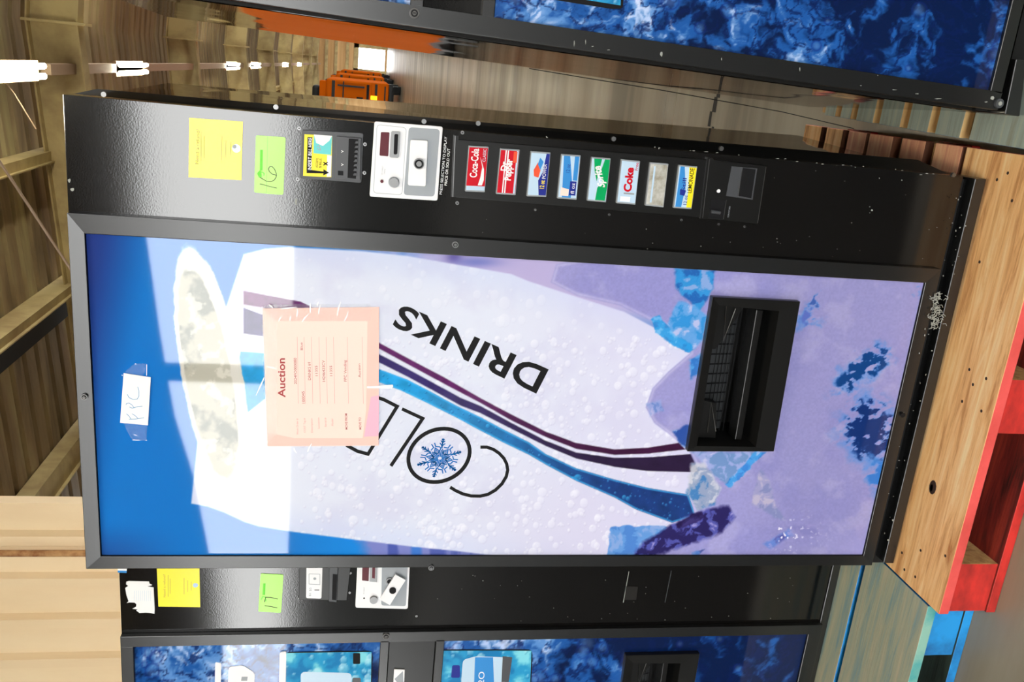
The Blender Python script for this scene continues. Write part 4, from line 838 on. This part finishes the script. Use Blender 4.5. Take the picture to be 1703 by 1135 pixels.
k = MB(); fq(r0-.001, r0+.022, dwi, .665, YR-.014, YR, 'smooth', k); fq(r1-.022, r1+.001, dwi, .665, YR-.014, YR, 'smooth', k); fq(r1, r0, dwi, .665, YR-.007, YR, 'paint', k); k.build('middle_rail', m3, bevel=.0015)
dome_lock(m3, 689, 22, YR-.014, .0085, 'dome')
k = MB(); k.pxprism(rounded([(826, -120), (1042, -95), (1036, 14), (1018, 15), (905, -3), (822, -20)], 6), YR-.0078, YR-.0062, 'ink'); k = k.build('display_window', m3)
art_grid('window_picture', k, [(830, -118), (1037, -92), (1032, 9), (827, -24)], YR-.0084, 2.2, paint_bottles(461))
c = onY(1660, 172, YR-.014); MB().disc(c, .009, YR-.019, YR-.01, 'dkgrey', 18).disc(c, .004, YR-.021, YR-.018, 'scratch', 10).build('frame_bolt', m3, smooth=True)
k = MB(); fq(ztR-.3, ztR, .72, .93, YR-.001, YR, 'dark', k); k.build('control_panel', m3)
tag(scratches(m3, [(x, line(x)[1]-d, a, b) for x, d, a, b in ((1100, 14, 3, 6), (955, 11, 1, 7), (974, 16, 1, 6), (985, 10, 3, 1), (1012, 8, 4, 1), (1330, 22, 1, 5), (1200, 20, 1, 4), (1432, 9, 2, 1), (1487, 10, 6, 1), (1525, 9, 5, 1), (1560, 6, 8, 1.2), (1460, 30, 1, 1), (1650, 20, 4, 6), (1640, 12, 4, 1.2))], YR-.0146, 9), 'pale chips on the frame edge')

# thin dark line added in the gap between the machines
cb = MB(); cb.tube([onY(880, 114, .76), onY(1000, 134, .76), onY(1100, 150, .76), onY(1300, 186, .76), onZ(1420, 214, -.055)], .0012, 'black', 6)
tag(cb.build('cable', origin=onZ(1420, 214, -.055)), 'thin black cable hanging in the gap behind the leaning vending machine', 'cable')

# ================================================================== PALLETS
ZT = -.06; FL = -.205
def board(mb, x0, x1, y0, y1, z0, z1, m, fm): 
    return mb.box(x0, x1, y0, y1, z0, z1, m, fm)
def rotz(o, deg, piv):
    o.rotation_euler.z = math.radians(deg)
def pallet(label, x0, x1, ys, top, fmfun, blocks, yf, paint, dark, rot=0., zt=ZT, inner='tan'):
    root = thing('pallet', label, 'pallet', (x0, yf, FL), 'wooden pallets under the vending machines')
    for i, (a, b_) in enumerate(ys):
        mb = MB(); mb.box(x0, x1, a, b_, zt-.024, zt, top[i % len(top)], fmfun(i)); mb.build('deck_board', root, bevel=.0015)
    for (a, b_) in blocks:
        for k, (ya, yb) in enumerate(((yf+.004, yf+.13), (yf+.42, yf+.55), (yf+.86, yf+.99))):
            mb = MB(); mb.box(a, b_, ya, yb, FL+.024, zt-.024, inner, {'front': paint if k == 0 else inner}); mb.build('block', root, bevel=.0015)
    for a, b_ in ((yf, yf+.13), (yf+.42, yf+.55), (yf+.86, yf+.99)):
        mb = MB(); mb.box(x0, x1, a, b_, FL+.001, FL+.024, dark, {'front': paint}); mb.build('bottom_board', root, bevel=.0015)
    return root
def ed(front, right='tan', left=None): return {'front': front, 'back': front, 'right': right, 'left': left or right}
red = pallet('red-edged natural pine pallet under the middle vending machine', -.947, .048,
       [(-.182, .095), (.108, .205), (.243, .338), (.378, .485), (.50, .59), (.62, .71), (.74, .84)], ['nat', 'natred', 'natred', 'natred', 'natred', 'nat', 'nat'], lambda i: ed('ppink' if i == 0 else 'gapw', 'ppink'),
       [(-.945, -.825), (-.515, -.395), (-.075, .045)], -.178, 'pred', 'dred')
# knots and nail heads in the wide front board
kn = MB()
def spot(x, y, rx, ry, m='knot', z=ZT+.0004):
    n = 12; c = onZ(x, y, z); kn.add([(c[0]+rx*math.cos(t*6.283/n), c[1]+ry*math.sin(t*6.283/n), z) for t in range(n)], [list(range(n))], m)
spot(1551, 811, .017, .012); spot(1549, 812, .009, .005, 'ink')
for x, y in ((1612, 615), (1640, 630), (1600, 668), (1632, 684), (1676, 288), (1658, 299), (1683, 334), (1629, 436), (1500, 920), (1531, 916), (1504, 948), (1522, 960), (1572, 925), (1618, 640)): spot(x, y, .0035, .0035)
tag(kn.build('knots_and_nails', red), kind='stuff')
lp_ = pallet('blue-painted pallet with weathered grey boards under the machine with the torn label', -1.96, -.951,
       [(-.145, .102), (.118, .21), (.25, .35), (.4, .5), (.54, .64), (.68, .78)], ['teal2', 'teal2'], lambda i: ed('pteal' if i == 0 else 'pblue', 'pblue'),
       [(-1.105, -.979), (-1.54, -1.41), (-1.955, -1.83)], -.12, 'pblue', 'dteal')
rp_ = pallet('grey-green pallet with blue board ends under the leaning machine with ice pictures', .056, 1.07,
       [(-.2, .095), (.128, .218), (.248, .33), (.362, .455), (.485, .568), (.598, .652), (.68, .74)], ['teal'], lambda i: ed('tan', 'pblue'),
       [(.06, .18), (.5, .62), (.945, 1.065)], -.19, 'pblue', 'tan', inner='tan')
for o, a in ((red, 0), (lp_, 0), (rp_, -1.6)): o.rotation_euler.z = math.radians(a)

# ================================================================== WAREHOUSE
mb = MB(); mb.box(-14, 12, -.45, 62, FL-.2, FL, 'floor').box(-14, 12, -15, -.45, FL-.2, FL, 'asphalt'); struct('floor', mb)  # floor ahead of the machines darkened to dim what they mirror
# worn joint across the concrete
mb = MB(); 
for i in range(26):
    x = -.5+i*.06; y = 1.93+.02*math.sin(i*1.7)+.012*math.sin(i*4.1); w = .012+.01*abs(math.sin(i*2.3)); mb.add([(x, y-w, FL+.0006), (x+.062, y-w*.8, FL+.0006), (x+.062, y+w*.8, FL+.0006), (x, y+w, FL+.0006)], [[0, 1, 2, 3]], 'rubber')
mb = struct('trim_1', mb)
RX, RZ = .19, 4.36   # ridge
def rz(x, base=RZ): return base-.085*abs(x-RX)
# corrugated roof sheets running across
mb = MB(); prof = [(0, 0), (.09, 0), (.12, .04), (.16, .04), (.19, 0), (.30, 0)]; ys = []
y = -8.2
while y < 60:
    for a, h in prof[:-1]: ys.append((y+a, h))
    y += .30
xs = [-13, RX, 11]; vs = []; fs = []
for yy, h in ys:
    for x in xs: vs.append((x, yy, rz(x)+h))
for i in range(len(ys)-1):
    for k in range(2): fs.append([i*3+k, i*3+k+1, (i+1)*3+k+1, (i+1)*3+k])
mb.add(vs, fs, 'roof'); mb.add([(-13, -8.3, rz(-13)+.12), (RX, -8.3, RZ+.12), (11, -8.3, rz(11)+.12), (-13, 60, rz(-13)+.12), (RX, 60, RZ+.12), (11, 60, rz(11)+.12)], [[0, 1, 4, 3], [1, 2, 5, 4]], 'slot'); struct('ceiling', mb)
def sloped(mb, x0, x1, y0, y1, t0, t1, m):   # bar following the roof between x0,x1 with top offset t0, bottom offset t1
    f = [(x0, y0, rz(x0)+t1), (x1, y0, rz(x1)+t1), (x1, y0, rz(x1)+t0), (x0, y0, rz(x0)+t0)]; return mb.prism(f, [(a[0], y1, a[2]) for a in f], m)
n = 1
for Yr_ in (7.3, 13.2, 19.2, 25.4, 31.6, 38, 44.5, 51, 1.1-.0):
    if Yr_ == 1.1: continue
    mb = MB()
    for a, b_ in ((-12.5, RX), (RX, 10.5)):
        sloped(mb, a, b_, Yr_-.006, Yr_+.006, -.14, -.56, 'steel'); sloped(mb, a, b_, Yr_-.09, Yr_+.09, -.13, -.145, 'steel'); sloped(mb, a, b_, Yr_-.09, Yr_+.09, -.555, -.57, 'steel')
    mb.box(RX-.012, RX+.012, Yr_-.11, Yr_+.11, RZ-.64, RZ-.1, 'steel')
    o = struct('rafter', mb)
for x, w, h in ((-8.4, .08, .16), (-6.3, .08, .16), (-3.85, .26, .15), (-2.28, .09, .2), (-1.02, .1, .16), (1.25, .08, .16), (2.8, .08, .16), (4.6, .08, .16), (6.4, .08, .16)):
    mb = MB(); mb.box(x-w/2, x+w/2, -8, 59, rz(x)-.0-h, rz(x)+.0, 'steel'); mb.box(x-w/2, x-w/2+.012, -8, 59, rz(x)-h-.03, rz(x)-h+.01, 'steel'); struct('purlin', mb)
mb = MB(); mb.box(-2.62, -2.34, -8, 59, rz(-2.4)-.07, rz(-2.4)-.03, 'slot'); struct('roof_vent_strip', mb)
mb = MB(); mb.box(-.25, -.16, 6.6, 56, 3.84, 3.92, 'rail'); struct('light_rail', mb)
mb = MB(); mb.tube([onY(-60, 180, 4.9), onY(0, 270, 5.2), onY(116, 446, 6.2), onY(180, 545, 6.8)], .011, 'rail', 8); struct('brace_rod', mb)
for a, b_, Y_ in (((-30, 90), (60, 215), 6.),):
    mb = MB(); p, q_ = onY(*a, Y_), onY(*b_, Y_); mb.tube([p, (p+q_)/2+np.array([0, 0, -.03]), q_], .005, 'rail', 6); struct('hanging_wire', mb)
# lamps along the rail; the last two are unseen, added for light
for i, (Yc, l) in enumerate(((5.62, 1.35), (9.28, 1.2), (17.4, 1.5), (21.3, 1.5), (29.8, 1.5), (36.5, 1.5), (-1.6, 1.3), (-5.4, 1.3))):
    lab = ['nearest twin-tube ceiling light, cut off by the upper edge', 'second twin-tube ceiling light beyond the first rafter', 'third ceiling light just before the third rafter', 'fourth ceiling light just past the third rafter', 'fifth ceiling light, small in the distance', 'farthest ceiling light, a small bright dot', 'ceiling light above the spot just before the machines', 'ceiling light near the doorway'][i]
    t = thing('ceiling_light', lab, 'light', (-.21, Yc, 3.84), 'twin-tube ceiling lights')
    MB().box(-.29, -.13, Yc-l/2, Yc+l/2, 3.84, 3.88, 'rail').build('fixture', t)
    for dx in (-.04, .04): MB().tube([(-.21+dx, Yc-l/2, 3.80), (-.21+dx, Yc-l/2+.02, 3.80), (-.21+dx, Yc+l/2, 3.80)], .024, 'lamp2' if i == 6 else 'lamp', 12).build('tube', t, smooth=True)
# beige ribbed partition, left
YP = 1.35; xe = onY(60, 838, YP)[0]
mb = MB(); xx = xe; 
pr_ = []
x = xe
while x > xe-2.6:
    pr_ += [(x, 0), (x-.105, 0), (x-.12, .022), (x-.158, .022), (x-.172, 0)]; x -= .172
fr_ = []
for a, d in pr_: fr_.append((a, YP-d))
vs = [(a, b_, FL) for a, b_ in fr_]+[(a, b_, 4.0) for a, b_ in fr_]; k = len(fr_)
mb.add(vs, [[i, i+1, k+i+1, k+i] for i in range(k-1)], 'beige'); mb.box(xe-2.6, xe, YP+.03, YP+.05, FL, 4.0, 'beige'); mb.box(xe-.01, xe+.003, YP-.004, YP+.05, FL, 4.0, 'beige')
struct('wall_left', mb)
mb = MB(); p = onY(60, 921, YP-.045); mb.tube([(p[0], YP-.045, FL), (p[0], YP-.045, 2.), (p[0], YP-.045, 3.9)], .012, 'rust', 10); struct('trim_2', mb)
# far end wall with the bright doorway
YE = 58.
dl, dr = onY(615, 116, YE)[0], onY(615, 81, YE)[0]; d0, d1 = onY(640, 100, YE)[2], onY(596, 100, YE)[2]
mb = MB()
for x0, x1, z0, z1 in ((-14, dl, FL, 4.6), (dr, 12, FL, 4.6), (dl, dr, d1, 4.6), (dl, dr, FL, max(FL+.01, d0))): mb.box(x0, x1, YE, YE+.2, z0, z1, 'farwall')
struct('wall_back', mb)
mb = MB(); mb.box(dl-.25, dl, YE-.1, YE+.02, FL, d1+.3, 'steel').box(dr, dr+.25, YE-.1, YE+.02, FL, d1+.3, 'steel').box(dl-.25, dr+.25, YE-.1, YE+.02, d1, d1+.3, 'steel'); struct('door_1', mb)
for z in (2.2, 2.9, 3.5):
    mb = MB(); mb.box(-10, 9, YE-.25, YE-.05, z, z+.18, 'steel'); struct('girt', mb)
mb = MB(); mb.box(-13.2, -13, -8, 3, FL, 4.2, 'roof').box(-13.2, -13, 3, 60, 2.9, 4.2, 'roof')  # unseen wall, with openings added to let daylight in
for yy in range(3, 60, 8): mb.box(-13.2, -13, yy, yy+1.5, FL, 2.9, 'roof')
struct('wall_side', mb)
mb = MB(); mb.box(11, 11.2, -8, 2, FL, 4.2, 'roof').box(11, 11.2, 2, 60, 3.1, 4.2, 'roof')  # unseen wall too; its openings are added to brighten the roof
for yy in range(2, 60, 8): mb.box(11, 11.2, yy, yy+1.2, FL, 3.1, 'roof')
struct('wall_right', mb)
# front wall: big doorway behind the camera, header cut to shape the mirrored daylight
mb = MB(); hd = [(-13, 2.45), (-7., 2.74), (-5.7, 2.83), (-4.7, 2.99), (-3.97, 3.18), (-2.9, 3.34), (-1.85, 3.47), (-.4, 3.56), (2., 3.6), (6.5, 3.5)]
fr_ = [(a, -8., b_) for a, b_ in hd]+[(11, -8., 3.5), (11, -8., 4.5), (RX, -8., 4.6), (-13, -8., 4.2)]
mb.prism(fr_, [(a, -8.15, b_) for a, _, b_ in fr_], 'hdr'); mb.box(6.5, 11, -8.15, -8, FL, 3.6, 'hdr'); struct('wall_front', mb)
mb = MB(); mb.box(-3.47, -3.30, -8.1, -7.95, FL, 3.3, 'dim'); struct('door_2', mb)  # dark post in the doorway, visible only as a mirror image
mb = MB(); mb.box(-14, 12, -15.2, -15, FL, 2.36, 'dim'); struct('wall_outside', mb)  # unseen dark slab added to cut off the mirrored sky low down

# ------------------------------------------------------------------ orange vehicles
def vehicle(x, y, s, label, cab='left', rot=0.):
    t = thing('utility_vehicle', label, 'vehicle', (x, y, FL), 'orange vehicles parked in a row')
    def B(n, x0, x1, y0, y1, z0, z1, m, bev=.03): mb = MB(); mb.box(x+x0*s, x+x1*s, y+y0*s, y+y1*s, FL+z0*s, FL+z1*s, m); return mb.build(n, t, bevel=bev)
    B('chassis', -1.1, 1.1, 0, 5.2, .3, .5, 'rubber'); B('bumper', -1.2, 1.2, -.15, .05, .35, .5, 'rubber')
    b = B('body', -1.2, 1.2, .0, 5.2, .48, 2.95, 'orange', .08); B('engine_cover', -1.2, 1.2, -.06, .0, .52, 1.2, 'orange')
    k = MB(); k.box(x-.5*s, x-.2*s, y-.03*s, y+.01, FL+1.5*s, FL+1.75*s, 'ink'); k.box(x+.3*s, x+.6*s, y-.03*s, y+.01, FL+1.5*s, FL+1.75*s, 'ink'); k.box(x-1.1*s, x+1.1*s, y-.05*s, y+.01, FL+1.27*s, FL+1.37*s, 'ink'); k.build('vents', t)
    for zz, hh, xa_, xb_ in ((.62, .06, -1.1, 1.1), (1.9, .1, -1.15, .5), (2.25, .05, -1.15, 1.15), (2.6, .12, -.2, 1.15), (.95, .1, .1, 1.15)):  # dark bands added to streak the mirrored orange
        B('trim_band', xa_, xb_, -.07, .01, zz, zz+hh, 'rubber', .01)
    for xx in (-.6, .2, .95): B('grab_bar', xx, xx+.07, -.1, -.03, 1.45, 2.5, 'rubber', .01)  # upright dark bars, added for the streaked mirror image too
    B('badge_panel', -1., .2, -.05, .3, 2.92, 3.35, 'white', .02); B('roof_box', .2, 1.1, .1, 1.2, 2.9, 3.2, 'orange')
    B('roof_unit', -.9, .1, .5, 1.6, 2.9, 3.6, 'rubber', .1); B('roof_unit', .3, .9, .6, 1.3, 3.2, 3.5, 'rubber', .1)
    mb = MB()
    for sx in (-.95, .95):
        for wy in (.9, 4.2):
            w = MB(); w.tube([(x+(sx-.16)*s, y+wy*s, FL+.5*s), (x+sx*s, y+wy*s, FL+.5*s), (x+(sx+.16)*s, y+wy*s, FL+.5*s)], .5*s, 'rubber', 24); w = w.build('wheel', t, smooth=True)
            h = MB(); h.tube([(x+(sx-.17)*s, y+wy*s, FL+.5*s), (x+(sx+.17)*s, y+wy*s, FL+.5*s)], .22*s, 'dkgrey', 12); h.build('hub', w)
    a = MB(); a.box(x+.55*s, x+.7*s, y-.12*s, y-.02*s, FL+.95*s, FL+1.2*s, 'amber'); a.build('amber_light', t)
    return t
vehicle(-2.05, 9.6, 1.05, 'nearest orange utility vehicle, seen mostly mirrored in the glossy side of the right machine')
vehicle(-1.72, 33, .95, 'orange utility vehicle with black tyres and a white panel in the gap between the machines')
vehicle(-1.6, 42, .92, 'second orange utility vehicle parked behind the front one in the gap')
vehicle(-1.45, 49, .9, 'farthest orange utility vehicle below the bright doorway')

# ------------------------------------------------------------------ light
w = bpy.data.worlds.new('world'); bpy.context.scene.world = w; w.use_nodes = True
bg = w.node_tree.nodes['Background']; bg.inputs[0].default_value = (.98, .985, .97, 1); bg.inputs[1].default_value = 13.
sc_ = bpy.context.scene
sc_.view_settings.view_transform = 'Standard'; sc_.view_settings.look = 'None'; sc_.view_settings.exposure = -.22; sc_.view_settings.gamma = 1.; sc_.view_settings.use_curve_mapping = False
sc_.cycles.max_bounces = 8; sc_.cycles.diffuse_bounces = 4; sc_.cycles.glossy_bounces = 6; sc_.cycles.transparent_max_bounces = 16; sc_.cycles.caustics_reflective = False; sc_.cycles.caustics_refractive = False
sc_.cycles.use_denoising = True; sc_.cycles.sample_clamp_indirect = 6.
